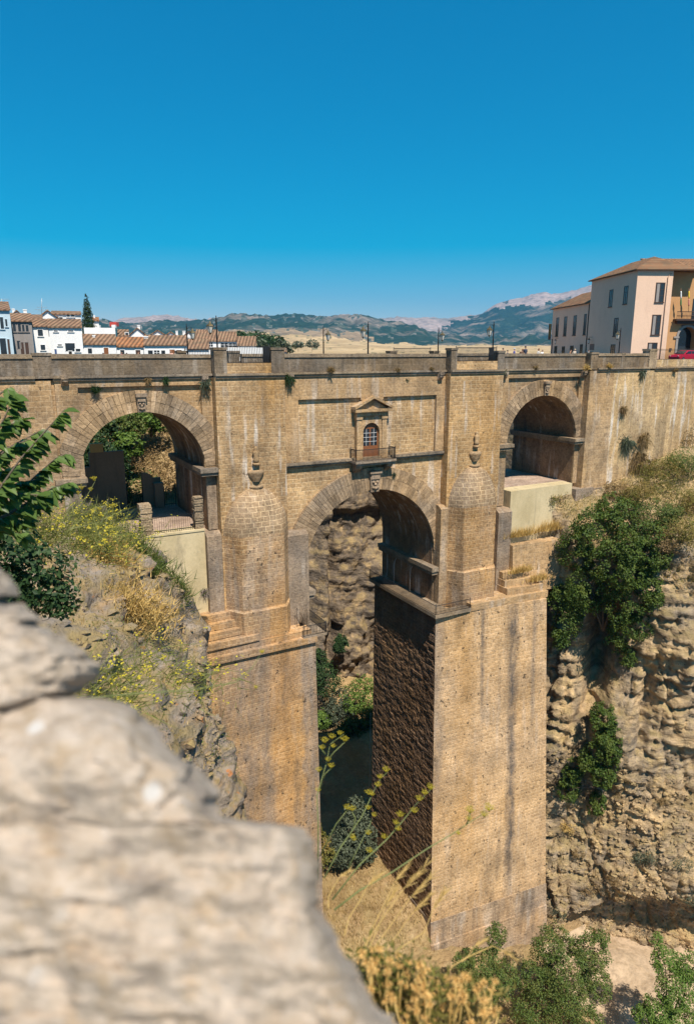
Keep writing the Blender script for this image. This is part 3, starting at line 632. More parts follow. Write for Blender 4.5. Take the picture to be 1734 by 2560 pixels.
for s in (-1, 1):
    b = MB(); x = bx+s*1.75
    b.loft([[(x-.3, -.85, -10.85), (x+.3, -.85, -10.85), (x+.3, -.75, -11.15), (x-.3, -.75, -11.15)][::-1], [(x-.26, .1, -10.85), (x+.26, .1, -10.85), (x+.26, .1, -11.75), (x-.26, .1, -11.75)][::-1]]); b.build('bracket', M['coping'], BL)
railing((bx-2.2, -1.05, -10.38), (bx+2.2, -1.05, -10.38), 1.15, .14, parent=BL); railing((bx-2.2, -1.05, -10.38), (bx-2.2, .1, -10.38), 1.15, .14, parent=BL); railing((bx+2.2, -1.05, -10.38), (bx+2.2, .1, -10.38), 1.15, .14, parent=BL)
# ------------------------------------------------------------ walls and little yards under the side arches
def wallthing(name, mb, mat, label, cat='wall'): return tag(mb.build(name, mat), label, cat)
m = MB(); m.box(10.6, 16.72, -.25, 1.2, -27, -15.55); m.box(10.6, 16.72, -.32, 1.2, -15.547, -15.38); wallthing('retaining_wall', m, M['cream'], 'cream plastered retaining wall with a grey stain under the left arch')
m = MB(); m.loft([[(51.5, -.9, -22), (61.3, -.5, -22), (61.3, 1.2, -22), (51.5, 1.2, -22)], [(51.5, -.9, -15.25), (61.3, -.5, -15.25), (61.3, 1.2, -15.25), (51.5, 1.2, -15.25)]]); wallthing('retaining_wall', m, M['cream'], 'pale cream plastered retaining wall below the right arch')
m = MB(); m.loft([[(51.4, -2.3, -27), (58.6, -2.9, -27), (58.6, 1, -27), (51.4, 1, -27)], [(51.4, -1.8, -21.3), (58.2, -2.3, -21.3), (58.2, 1, -21.3), (51.4, 1, -21.3)]]); wallthing('stone_wall', m, M['frame'], 'low pitted stone wall between dry grass ledge and the tall right pier')
m = MB(); m.box(61.3, 64.2, -1.15, 1, -23, -15.9); m.box(64.2, 70, -.95, 1, -23, -16.1); wallthing('stone_footing', m, M['grey'], 'dark grey stone footing at the base of the right abutment')
tag(MB().box(5.4, 17.3, 1.2, 11.5, -16.2, -15.5).build('paving', M['paving']), kind='structure')
tag(MB().box(51.2, 61.9, .9, 11.5, -16.2, -15.3).build('paving', M['paving']), kind='structure')
def stone_pillar(x, y, z0, h, w, label):
    m = MB(); n = int(h/.11)
    for i in range(n):
        j = [random.uniform(-.05, .05) for _ in range(4)]
        m.box(x-w/2+j[0], x+w/2+j[1], y-w/2+j[2], y+w/2+j[3], z0+i*h/n, z0+(i+1)*h/n-.008)
    return tag(m.build('stone_pillar', M['rubble']), label, 'pillar', 'rubble pillars of the iron fence')
stone_pillar(11.75, .25, -15.4, 2.75, .95, 'middle rubble stone pillar between the two iron fence panels'); stone_pillar(16.35, .3, -15.4, 2.9, .75, 'slender rubble stone pillar next to the left arch jamb'); stone_pillar(8.7, .1, -15.2, 1.7, .8, 'short rubble stone pillar half hidden by yellow bushes')
def fence(p0, p1, h, label, step=.19, spikes=.12):
    t = thing('iron_fence', ((p0[0]+p1[0])/2, (p0[1]+p1[1])/2, p0[2]), label, 'fence')
    railing(p0, p1, h, step, spikes=spikes, parent=t, name='bars', flat=False); 
    for q in (p0, p1):
        pm = MB(); pm.tube([q, (q[0], q[1], q[2]+h+.1)], .035, 6); pm.build('end_post', M['iron'], t)
    return t
fence((12.3, .1, -15.38), (15.95, .1, -15.38), 1.55, 'iron fence panel on top of the cream retaining wall'); fence((9.2, .0, -15.1), (11.2, .0, -15.3), 1.5, 'iron fence panel over the rubble wall left of the middle pillar')
m = MB(); m.loft([[(8.6, -.3, -17.5), (11.3, -.3, -17.5), (11.3, .4, -17.5), (8.6, .4, -17.5)], [(8.6, -.3, -15.6), (11.3, -.3, -15.35), (11.3, .4, -15.35), (8.6, .4, -15.6)]]); wallthing('rubble_wall', m, M['rubble'], 'low dry stone rubble wall under the left fence panel')
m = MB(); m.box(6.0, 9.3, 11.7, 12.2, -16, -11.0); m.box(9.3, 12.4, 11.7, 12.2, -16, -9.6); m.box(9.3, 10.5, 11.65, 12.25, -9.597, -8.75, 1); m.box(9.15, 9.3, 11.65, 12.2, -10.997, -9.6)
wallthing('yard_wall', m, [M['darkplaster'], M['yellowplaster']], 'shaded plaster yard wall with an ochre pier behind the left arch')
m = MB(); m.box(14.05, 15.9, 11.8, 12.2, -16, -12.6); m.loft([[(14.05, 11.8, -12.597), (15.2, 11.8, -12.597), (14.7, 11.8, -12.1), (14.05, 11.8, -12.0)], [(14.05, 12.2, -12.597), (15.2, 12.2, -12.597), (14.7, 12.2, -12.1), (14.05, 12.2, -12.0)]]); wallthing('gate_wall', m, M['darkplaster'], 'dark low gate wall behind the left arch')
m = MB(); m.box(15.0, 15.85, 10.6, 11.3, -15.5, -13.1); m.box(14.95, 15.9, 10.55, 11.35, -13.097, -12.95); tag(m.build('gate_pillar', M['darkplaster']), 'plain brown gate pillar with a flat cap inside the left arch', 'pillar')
def gate(x0, x1, y, z0, h, label):
    t = thing('iron_gate', ((x0+x1)/2, y, z0), label, 'gate'); railing((x0, y, z0), (x1, y, z0), h, .2, spikes=.25, parent=t, name='bars', flat=False)
    m = MB(); c = Vector(((x0+x1)/2, y, z0+h+.25))
    for k in range(5):
        a = R_(30+30*k); m.tube([c, c+Vector((math.cos(a)*.22, 0, math.sin(a)*.4)), c+Vector((math.cos(a)*.45, 0, math.sin(a)*.3))], .015, 4)
    m.build('scroll_crest', M['iron'], t)
gate(12.5, 14.0, 11.95, -15.3, 2.6, 'narrow iron gate with scrolled crest beside the dark yard wall'); gate(15.95, 17.1, 10.9, -15.5, 2.0, 'iron gate with scrolled crest between brown pillar and arch wall')
# ------------------------------------------------------------ the land
def mesh_grid(name, P, mat, kind='structure', smooth=True, **kw):
    """P (nv,nu,3) array -> sheet"""
    nv, nu, _ = P.shape
    o = np_mesh(name, P.reshape(-1, 3), grid_faces(nu, nv), mat, smooth=smooth, base=False, **kw)
    return tag(o, kind=kind)
def polyres(pts, step):
    out = []; 
    for a, b in zip(pts, pts[1:]):
        a = np.array(a, float); b = np.array(b, float); n = max(1, int(np.linalg.norm(b-a)/step))
        for i in range(n): out.append(a+(b-a)*i/n)
    out.append(np.array(pts[-1], float)); return np.array(out)
def displace(P, fn):
    """move every grid point along its normal"""
    du = np.gradient(P, axis=1); dv = np.gradient(P, axis=0)
    n = np.cross(du, dv); n /= np.linalg.norm(n, axis=2, keepdims=True)+1e-9
    D = np.array([[fn(P[i, j], i, j) for j in range(P.shape[1])] for i in range(P.shape[0])])
    return P + n*D[..., None]
def blocky(a, b, c, f):
    """broken faces: warped cells, each standing a different way out"""
    w = noise.noise_vector(Vector((a*f*.6, b*f*.6, c+3)))*.55
    return noise.cell(Vector((a*f+w.x, b*f*1.25+w.y, c)))
def stones(a, b, c, f):
    d, _ = noise.voronoi(Vector((a*f, b*f, c*f))); return 1-min(1, d[0]*1.15), d[1]-d[0]
# left bank: cross-section (across, height), swept along the gorge
prof = polyres([(-34,-8.5), (-14,-10.2), (0,-12.2), (7.5,-13.9), (10.6,-15.3), (12.6,-18.3), (14.1,-21.3), (15.1,-25.5), (15.7,-30), (16.6,-35), (18.4,-41), (20.4,-48), (23,-58), (27,-80)], .42)
ys = np.concatenate([np.arange(-57, -22, .8), np.arange(-22, -.2, .38)])
P = np.zeros((len(ys), len(prof), 3))
for i, y in enumerate(ys):
    sh = .31*min(28, -y)+1.1*math.sin(y*.35)*sstep(-2, -8, y)
    P[i, :, 0] = prof[:, 0]-sh; P[i, :, 1] = y; P[i, :, 2] = prof[:, 1]
def bankd(p, i, j):
    x, y, z = p; k = sstep(-13, -17, z)
    r = noise.ridged_multi_fractal(Vector((x*.22, y*.22, z*.22)), 1.0, 2.1, 4, 1.0, 2.0)
    st, cr = stones(x, y, z, .85); st2, _ = stones(x+7, y, z, 2.1)
    return (fbm(x*.16, y*.16, z*.16)*1.3+((r-1.0)*.55+blocky(y, z, x*.2, .45)*.9)*k+st*.38*sstep(.12, .4, fbm(x*.3, y*.3, 4)+.35)+st2*.16-.15*sstep(.12, 0, cr))*(.5+.5*k)*sstep(0, -2.0, y)
P = displace(P, bankd)
mesh_grid('gorge_bank', P, M['rubbleslope'])
LB = P
# gorge floor
xs = np.arange(8, 104, .8); yy = np.arange(-62, 90, .8)
P = np.zeros((len(yy), len(xs), 3))
for i, y in enumerate(yy):
    for j, x in enumerate(xs):
        z = -64.6 - 10.5*sstep(-3.2, -8.0, y) - 15*sstep(14.5, 20, y)
        z += 5*sstep(66, 74, y) + 2.0*sstep(34, 26, x)*sstep(15, 6, y)*sstep(-6, 0, y)
        z += fbm(x*.12, y*.12, 3)*1.1+fbm(x*.6, y*.6, 9)*.25
        if x > 52 and y < -8: z += 1.4*math.exp(-((x-62)/5)**2-((y+17)/6)**2)
        P[i, j] = (x, y, z)
mi = []
cxx = (P[:-1, :-1]+P[1:, 1:])/2
mi = np.where((cxx[..., 0] > 55) & (cxx[..., 1] < -7), 1, 0).ravel()
o = np_mesh('gorge_floor', P.reshape(-1, 3), grid_faces(len(xs), len(yy)), [M['earth'], M['sand']], smooth=True, matidx=mi, base=False); tag(o, kind='structure')
# right cliff
plan = polyres([(57.3, 4), (58.4, -3.6), (64, -10.4), (72, -17), (82, -25), (96, -34)], .27)
slen = np.concatenate([[0], np.cumsum(np.linalg.norm(np.diff(plan, axis=0), axis=1))])
tv = np.concatenate([np.linspace(0, 1, 210), 1+np.linspace(0.02, 1, 34)])
P = np.zeros((len(tv), len(plan), 3))
for j, (px_, py_) in enumerate(plan):
    s = slen[j]
    rimz = -23.5+2.2*sstep(8, 18, s)+1.0*math.sin(s*.8)
    wx = px_+.55*max(0, -.8-py_)+.5; wz = -16.6+4.6*sstep(62, 82, wx)
    for i, t in enumerate(tv):
        if t <= 1: P[i, j] = (px_, py_, -77+(rimz+77)*t)
        else:
            q = t-1; P[i, j] = (px_+(wx-px_)*q, py_+(-.55-py_)*q, rimz+(wz-rimz)*q**.85)
def cliffd(p, i, j):
    x, y, z = p; s = slen[j]; t = tv[i]
    k = 1 if t <= 1 else max(.15, 1-(t-1)*1.2)
    d = fbm(s*.085, z*.06, 1.3, 2)*2.4+fbm(s*.3, z*.22, 4.3, 3)*.45
    w = fbm(s*.12, z*.2, 11)*1.6
    up = sstep(-50, -42, z)
    d += blocky(s+w*.6, z+w, 2, .2)*.55*(.35+.65*up)+fbm(s*.5+z*.12, z*2.4, 3, 4)*.15
    d += .24*(abs(noise.noise(Vector((s*.07, (z+w)*1.5, 4))))*1.6-.5+.6*noise.noise(Vector((s*.12, (z+w*.6)*3.6, 8))))*sstep(-40, -33, z)      # bedding
    fis = abs(noise.noise(Vector((s*.55+w*.2, z*.10, 6)))); d -= .45*sstep(.08, .0, fis)*up
    st, cr = stones(s, z, 5.5, .95); st2, _ = stones(s, z, 2.2, 2.2)
    low = sstep(-40, -50, z); d += low*(st*.10+st2*.26+.10*noise.noise(Vector((s*3.1, z*3.1, 2)))) + (1-low)*(st2*.07)
    d += fbm(s*.9, z*.9, 7, 4)*.18
    lay = sstep(-.15, .25, noise.noise(Vector((s*.16, z*.12, 21)))+.25*sstep(-46, -36, z)); zz = z+w*.7+s*.10
    d += lay*(.50*(1-(zz*.48) % 1.0)+.24*(1-(zz*1.15+.3) % 1.0))-.3*lay
    _, ck = stones(s*.75+w*.2, z*.22, 31.0, .6); d -= .55*sstep(.10, .0, ck)
    if t <= 1:
        d -= 4.6*math.exp(-((s-12.0-(z+33)*.06)/1.25)**2)*sstep(-43, -36, z)*sstep(-25.0, -29, z)   # shaded cleft
        d -= 1.1*math.exp(-((s-11.3)/.9)**2)*sstep(-58, -40, z)
        d += 1.5*math.exp(-((s-15.5)/3.2)**2-((z+44)/5.5)**2)
        d += .8*math.exp(-((s-8.7)/1.3)**2)*sstep(-50, -40, z)
        d -= 1.6*math.exp(-((s-17.3-(z+40)*.05)/.8)**2)*sstep(-52, -42, z)*sstep(-33, -38, z)
        ov = -70.5+4.0*sstep(9, 20, s)
        d -= 4.2*sstep(ov+1.2, ov-1.2, z)*sstep(9.5, 12.5, s)                  # overhang at the foot
        d += 1.6*sstep(-48, -64, z)
    return -d*k if True else d
sg = 1
P = displace(P, lambda p, i, j: -cliffd(p, i, j)*sg)
mesh_grid('cliff', P, M['cliff'])
RC = P
# back cliff seen through the main arch
xs = np.arange(42, 104, .42); zs = np.arange(-84, -1.5, .42)
P = np.zeros((len(zs), len(xs), 3))
for i, z in enumerate(zs):
    for j, x in enumerate(xs):
        r = noise.ridged_multi_fractal(Vector((x*.11, z*.06, 5)), .9, 2.1, 5, 1, 2)
        y = 75 + (z+40)*.12 - (r-1.0)*.55 - fbm(x*.08, z*.045, 2, 3)*4.0 - fbm(x*.5, z*.5, 6)*.7
        y -= .12*noise.noise(Vector((x*.05, z*.9, 3)))+blocky(x+r, z*.5, 3, .16)*1.0+fbm(x*1.2, z*.45, 8, 4)*.45
        y -= 4.0*math.exp(-((x-64.3-(z+44)*.10)/1.8)**2)*sstep(-30, -38, z) - 3.0*math.exp(-((x-66.9)/1.1)**2)*sstep(-29, -37, z)
        y -= 2.6*sstep(-36.4, -34.0, z)*sstep(62.5, 65, x)
        y -= 7*sstep(76, 98, x)
        P[i, j] = (x, y, z)
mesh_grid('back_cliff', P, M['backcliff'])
# hillside seen through the left arch
xs = np.arange(-14, 32, .6); yy = np.arange(12.5, 56, .6)
P = np.zeros((len(yy), len(xs), 3))
for i, y in enumerate(yy):
    for j, x in enumerate(xs):
        P[i, j] = (x, y, -17.5+13.8*sstep(14, 48, y+max(0, (10-x))*.5)+2.6*sstep(30, 56, y)*0+fbm(x*.2, y*.2, 1)*.9+fbm(x*.9, y*.9, 4)*.2 - 14*sstep(22, 31, x))
mesh_grid('hillside', P, M['earth'])
# ground and far country: distance profile in every direction
us = np.arange(-900, 2700, 7.0)
ds = np.concatenate([np.linspace(118, 420, 16), np.linspace(470, 1900, 44), np.linspace(1950, 6600, 78)])
FIELD = [(-900, 866), (300, 862), (470, 856), (560, 840), (610, 836), (700, 842), (760, 838), (820, 846), (900, 852), (960, 858), (1040, 862), (1134, 865), (1240, 862), (1330, 864), (1420, 868), (2700, 868)]
MID = [(-900, 812), (100, 812), (200, 815), (270, 812), (330, 808), (400, 806), (470, 803), (560, 795), (650, 790), (700, 788), (740, 788), (800, 791), (850, 786), (900, 787), (935, 795), (975, 806), (1040, 820), (1134, 838), (1300, 850), (2700, 850)]
FAR = [(-900, 818), (150, 818), (240, 812), (300, 803), (335, 797), (395, 790), (425, 788), (450, 791), (490, 799), (560, 803), (900, 806), (950, 798), (990, 791), (1040, 794), (1100, 796), (1134, 793), (1199, 787), (1222, 768), (1237, 757), (1280, 745), (1347, 730), (1382, 734), (1431, 722), (1473, 712), (1560, 701), (1660, 698), (1800, 705), (2100, 740), (2700, 780)]
def dirH(u): return math.atan((u-CX)/FPX*math.cos(PITCH)) + YAW
def elev(u, v):
    d = ray(u, v); return d.z/math.hypot(d.x, d.y)
P = np.zeros((len(ds), len(us), 3)); mi = np.zeros((len(ds)-1, len(us)-1), int)
for j, u in enumerate(us):
    az = dirH(u) if u > -800 else dirH(-800)-.02
    az = YAW+math.atan((u-CX)/FPX*math.cos(PITCH))
    vf, vm, vr = interp(u, FIELD), interp(u, MID), interp(u, FAR)
    ef, em, er = elev(u, vf), elev(u, vm), elev(u, vr)
    pts = [(118, -1.7), (200, -1.9), (420, -7), (600, -4), (1250, 1250*elev(u, 875)), (1950, 1950*ef), (2450, 2450*(ef*.55+em*.45)*.92), (3900, 3900*em), (4350, 4350*(em*.9)), (6000, 6000*er), (6600, 6600*er*.9)]
    rel = math.degrees(az)
    rmin = 118 if rel < 3 or rel > 52 else max(118, 136/max(.35, math.cos(az)))
    for i, d in enumerate(ds):
        d = rmin+(d-118)*(6600-rmin)/(6600-118)
        z = interp(d, pts)
        k = sstep(1500, 3500, d)
        z += fbm(d*.0016*math.cos(az*1)+az*3, az*22, d*.0011, 5)*(1.5*sstep(250, 600, d)+42*k*(1-.75*math.exp(-((d-3900)/350)**2))*(1-.8*math.exp(-((d-6000)/450)**2)))
        if d > 3000: z += fbm(az*160, d*.004, 7, 4)*9*k
        P[i, j] = (d*math.sin(az), -DC+d*math.cos(az), z)
for i in range(len(ds)-1):
    d = ds[i]
    for j in range(len(us)-1):
        u = us[j]; n = fbm(us[j]*.022, d*.0022, 3, 4); n2 = fbm(us[j]*.05, d*.006, 9, 3)
        if d < 1960+120*n2: c = 0 if n2 < .45 else 1
        else:
            zz = P[i, j, 2]/d; c = 2
            v_ = HZ-zz*FPX
            if u > 1100:
                if v_ < interp(u, [(1100, 812), (1200, 790), (1240, 775), (1480, 765), (1800, 760)])+n*22: c = 3
            elif d > 4400: c = 3
            elif n2 > .34: c = 4
            if c == 2 and d < 2350+250*n and 560 < u < 930: c = 5
        mi[i, j] = c
def hillmat(name, a, b, c, sc, cut=.5, w=.06):
    g = G(name); Pp = pos_of(g); f = g.noise(g.mapv(Pp, (1, 1, 2.2)), sc, 8, .72, .3)
    col = g.mix(g.ramp(f, [(cut-w, 0.0), (cut+w, 1.0)]), a, b)
    col = g.mix(g.ramp(g.noise(Pp, sc*.22, 6, .65), [(.5, 0.0), (.66, .8)]), col, c)
    col = g.mix(1.0, col, g.ramp(g.noise(Pp, sc*4, 4, .7), [(.3, .6), (.7, 1.35)]), 'MULTIPLY')
    g.bsdf(col, .95, f, .8, 14, .05); return g.m
HM = [hillmat('golden_stubble', (.46,.335,.19), (.40,.285,.155), (.30,.22,.125), .004), hillmat('field_scrub', (.16,.15,.08), (.42,.31,.17), (.22,.19,.10), .03),
      hillmat('wooded_hills', (.022,.050,.042), (.05,.085,.065), (.30,.24,.20), .016, .60), hillmat('bare_mountain', (.36,.285,.26), (.25,.215,.205), (.14,.155,.15), .009), hillmat('rocky_hills', (.05,.085,.07), (.30,.26,.235), (.10,.12,.10), .022, .56), hillmat('brown_hills', (.22,.165,.11), (.30,.22,.14), (.10,.10,.07), .01)]
o = np_mesh('ground', P.reshape(-1, 3), grid_faces(len(us), len(ds)), HM, smooth=True, matidx=mi.ravel(), base=False); tag(o, kind='structure')
tag(MB().box(81, 170, 10.75, 122, -85, -2.2, 1).box(80.8, 170, 10.7, 122, -2.197, -1.32).build('plaza', [M['paving'], M['cliff']], base=False), kind='structure')
tag(MB().box(-90, 36, 57, 122, -2.6, -1.5).build('town_square', M['paving'], base=False), kind='structure')
# air: pale haze towards the mountains
hz = MB().box(-8200, 8200, -8200, 8200, -95, 720)
g = G('haze_air'); 
vol = g.n('VolumePrincipled', {'Color': (.13,.54,1.0), 'Density': 6e-5, 'Anisotropy': .2})
g.t.links.new(vol.outputs[0], g.out.inputs['Volume'])
hzo = hz.build('haze', g.m, base=False); hzo['kind'] = 'stuff'
# ------------------------------------------------------------ plants
at_tilt = at
at = atH
def rand_dirs(n):
    v = RNG.normal(size=(n, 3)); return v/np.linalg.norm(v, axis=1, keepdims=True)
def leaf_quads(C, N, L, W):
    """a rhombic leaf at each centre C with normal N, length L and width W (arrays)"""
    n = len(C); T = np.cross(N, rand_dirs(n)); T /= np.linalg.norm(T, axis=1, keepdims=True)+1e-9
    B = np.cross(N, T); L = np.asarray(L).reshape(-1, 1); W = np.asarray(W).reshape(-1, 1)
    V = np.stack([C-T*L*.5, C+B*W*.5-T*L*.05, C+T*L*.5+N*L*-.12, C-B*W*.5-T*L*.05], 1).reshape(-1, 3)
    F = np.arange(n*4).reshape(-1, 4); return V, F
def crown_points(blobs, n, gap=.9, thr=-.12, shell=.62):
    """points spread through several ellipsoids, thinned by noise so the crown has clumps and holes"""
    vol = np.array([(b[3]*b[4]*b[5])**.67 for b in blobs]); cnt = np.maximum(1, (vol/vol.sum()*n).astype(int))
    PS, NS = [], []
    for b, c in zip(blobs, cnt):
        d = rand_dirs(c*2); r = RNG.uniform(shell**3, 1, size=(c*2, 1))**(1/3)
        wob = np.array([1+.28*noise.noise(Vector(x*1.7)+Vector(b[:3])) + .14*noise.noise(Vector(x*4.5)+Vector(b[:3])) for x in d]).reshape(-1, 1)
        p = np.array(b[:3])+d*np.array(b[3:6])*r*wob
        keep = np.array([noise.noise(Vector(q)*(1.0/gap)) > thr for q in p])
        p = p[keep][:c]; d = d[keep][:c]
        PS.append(p); NS.append(d/np.array(b[3:6])*min(b[3:6]))
    P_, N_ = np.concatenate(PS), np.concatenate(NS)
    N_ = N_*.8+rand_dirs(len(N_))*.75+np.array([0, 0, .35]); N_ /= np.linalg.norm(N_, axis=1, keepdims=True)
    return P_, N_
def limbs(mb, base, blobs, r, n=5, mat=0):
    base = Vector(base); top = Vector((sum(b[0] for b in blobs)/len(blobs), sum(b[1] for b in blobs)/len(blobs), min(b[2] for b in blobs)))
    mid = base.lerp(top, .6)+Vector((random.uniform(-.2,.2), random.uniform(-.2,.2), 0))*r*4
    mb.tube([base-Vector((0,0,.3)), base.lerp(mid, .5)+Vector((r*.3, -r*.2, 0)), mid], [r*1.25, r, r*.75], 8)
    for b in blobs[:n]:
        e = Vector(b[:3]); m = mid.lerp(e, .5)+Vector((random.uniform(-.3,.3), random.uniform(-.3,.3), .2))
        mb.tube([mid, m, e], [r*.6, r*.38, r*.12], 5)
def tree(name, label, base, blobs, n, size, mat, cat='tree', group=None, r=.15, gap=.9, thr=-.12, aspect=.62, shell=.55):
    t = thing(name, base, label, cat, group)
    P_, N_ = crown_points(blobs, n, gap, thr, shell)
    L = RNG.uniform(.65, 1.25, len(P_))*size
    V, F = leaf_quads(P_, N_, L, L*aspect)
    np_mesh('crown', V, F, M[mat], t)
    mb = MB(); limbs(mb, base, blobs, r); mb.build('trunk', M['bark'], t); return t
def tuft(name, label, p, h, n, mat, cat='plant', group=None, spread=.5, droop=0., w=.03, nrm=None, mats=None):
    """a clump of narrow blades or twigs from one root"""
    p = np.array(p); nr = np.array(nrm if nrm is not None else (0, 0, 1.0))
    d = rand_dirs(n)*spread+nr; d /= np.linalg.norm(d, axis=1, keepdims=True)
    h_ = RNG.uniform(.45, 1, (n, 1))*h; root = p+rand_dirs(n)*h*.12*spread*2
    s = np.cross(d, rand_dirs(n)); s /= np.linalg.norm(s, axis=1, keepdims=True)+1e-9
    mid = root+d*h_*.55; tip = root+d*h_-np.array([0, 0, 1])*droop*h_
    V = np.stack([root-s*w*.5, root+s*w*.5, mid+s*w*.4, tip, mid-s*w*.4], 1).reshape(-1, 3)
    F = np.arange(n*5).reshape(-1, 5)
    o = np_mesh(name, V, F, M[mat]); return tag(o, label, cat, group)
def shrub(name, label, c, r, n, size, mat, cat='shrub', group=None, gap=.6, thr=-.1, aspect=.5, blobs=None):
    if blobs is None:
        blobs = [(c[0], c[1], c[2]+r[2]*.6, *r)]
        for k in range(4):
            a = random.uniform(0, 6.28); blobs.append((c[0]+math.cos(a)*r[0]*.6, c[1]+math.sin(a)*r[1]*.6, c[2]+r[2]*random.uniform(.3, .9), r[0]*.5, r[1]*.5, r[2]*.5))
    t = thing(name, c, label, cat, group)
    P_, N_ = crown_points(blobs, n, gap, thr, .4); L = RNG.uniform(.6, 1.3, len(P_))*size
    V, F = leaf_quads(P_, N_, L, L*aspect); np_mesh('foliage', V, F, M[mat], t)
    mb = MB(); base = Vector(c)
    for b in blobs[:5]:
        e = Vector(b[:3]); mb.tube([base-Vector((0,0,.25)), base.lerp(e, .5)+Vector((random.uniform(-.1,.1), random.uniform(-.1,.1), 0)), e], [.05, .035, .015], 4)
    mb.build('stems', M['bark'], t); return t
def project(P):
    q = P.reshape(-1, 3)-np.array(CAM); z = q@np.array(cF); z = np.where(z < .1, .1, z)
    return CX+FPX*(q@np.array(cR))/z, CY-FPX*(q@np.array(cU))/z, z, P.reshape(-1, 3)
PRC = project(RC); PLB = project(LB)
def surf(u, v, pr=PRC, rad=9):
    """the place on a land surface that the photo shows at u, v"""
    d2 = (pr[0]-u)**2+(pr[1]-v)**2
    while True:
        k = d2 < rad*rad
        if k.any(): break
        rad *= 1.5
    i = np.where(k)[0]; i = i[np.argmin(pr[2][i])]; return Vector(pr[3][i])
def es(u, v, ru, rv, rd, off=.5):
    p = surf(u, v); d = (CAM-p).normalized(); p = p+d*rd*off; return (p.x, p.y, p.z, ru, rd, rv)
def el(u, v, dep, ru, rv, rd):       # an ellipsoid from its place in the photo and its distance; radii in metres
    p = at(u, v, dep); return (p.x, p.y, p.z, ru, rd, rv)
# big fig on the right cliff, with its two hanging lobes
tree('fig_tree', 'huge dark green fig tree hanging down the right cliff beside the tall pier', surf(1500, 1480),
     [es(1500, 1320, 4.0, 3.3, 2.4), es(1560, 1290, 3.2, 2.4, 2.2), es(1440, 1370, 2.9, 2.8, 2.0), es(1580, 1420, 3.6, 3.2, 2.2), es(1470, 1470, 3.4, 2.7, 2.2), es(1560, 1510, 3.0, 2.8, 2.0),
      es(1410, 1545, 2.0, 3.2, 1.5), es(1395, 1505, 1.5, 1.8, 1.4), es(1440, 1500, 2.0, 2.4, 1.5), es(1545, 1590, 2.2, 2.1, 1.5), es(1585, 1570, 2.0, 1.7, 1.4), es(1600, 1370, 2.6, 2.8, 1.8), es(1530, 1255, 2.6, 1.5, 1.6), es(1615, 1460, 2.0, 1.8, 1.4), es(1565, 1640, 1.2, 1.2, 1.0), es(1400, 1600, 1.4, 1.4, 1.1), es(1520, 1400, 2.6, 2.6, 2.6), es(1640, 1400, 2.0, 2.0, 1.6), es(1630, 1330, 2.0, 1.8, 1.6), es(1625, 1500, 1.5, 1.4, 1.2)], 42000, .27, 'fig', r=.28, gap=1.25, thr=-.06)
tree('fig_tree', 'smaller dark green fig clinging to the cliff below the shaded cleft', surf(1490, 1900),
     [es(1500, 1790, 1.9, 2.0, 1.4, .8), es(1515, 1850, 2.2, 2.2, 1.4, .8), es(1480, 1900, 2.4, 1.8, 1.4, .8), es(1425, 1965, 1.7, 1.7, 1.2, .8), es(1505, 1935, 2.0, 1.8, 1.3, .8), es(1485, 2010, 1.2, 1.7, 1.0, .8), es(1440, 1930, 1.7, 1.5, 1.2, .8), es(1530, 1890, 1.3, 1.8, 1.0, .8)], 17000, .26, 'fig', r=.16, gap=1.0, thr=-.06)
# bushes on the ledge above the right cliff
RB = 'bushes along the top of the right cliff'
for (u, v, dep, r, n, mt, lab) in ((1660, 1190, 74, (3.0, 2.2, 1.7), 3000, 'leafyellow', 'broad yellow green bush in front of the stained right abutment'), (1715, 1160, 74, (2.6, 2.2, 1.6), 2400, 'leafmid', 'mid green bush at the right edge against the abutment wall'),
     (1600, 1235, 74, (2.0, 1.8, 1.3), 1800, 'leafyellow', 'low yellowish bush between the fig crown and the abutment foot'), (1700, 1255, 72, (2.8, 2.2, 1.7), 2600, 'leafyellow', 'rounded yellow green bush above the right cliff edge'), (1640, 1290, 71.5, (2.2, 1.8, 1.5), 2000, 'leafmid', 'dark green bush touching the right side of the fig crown'),
     (1705, 1330, 70.5, (2.4, 2.0, 1.5), 2300, 'leafyellow', 'ochre tinged bush hanging over the layered rock'), (1655, 1365, 70.5, (1.7, 1.5, 1.2), 1500, 'leafdry', 'brown dried bush at the lip of the right cliff'), (1725, 1090, 76, (2.0, 1.6, 1.6), 1500, 'leafdry', 'dry brownish shrub leaning on the abutment at the right edge'), (1550, 1215, 75, (1.6, 1.4, 1.0), 1000, 'leafdry', 'dry grass bush right of the dark stone footing')):
    p = surf(u, v+14); r = tuple(q*1.35 for q in r); shrub('bush', lab, (p.x, p.y, p.z-.2), r, n*2, .20, mt, 'bush', RB, .7, -.14)
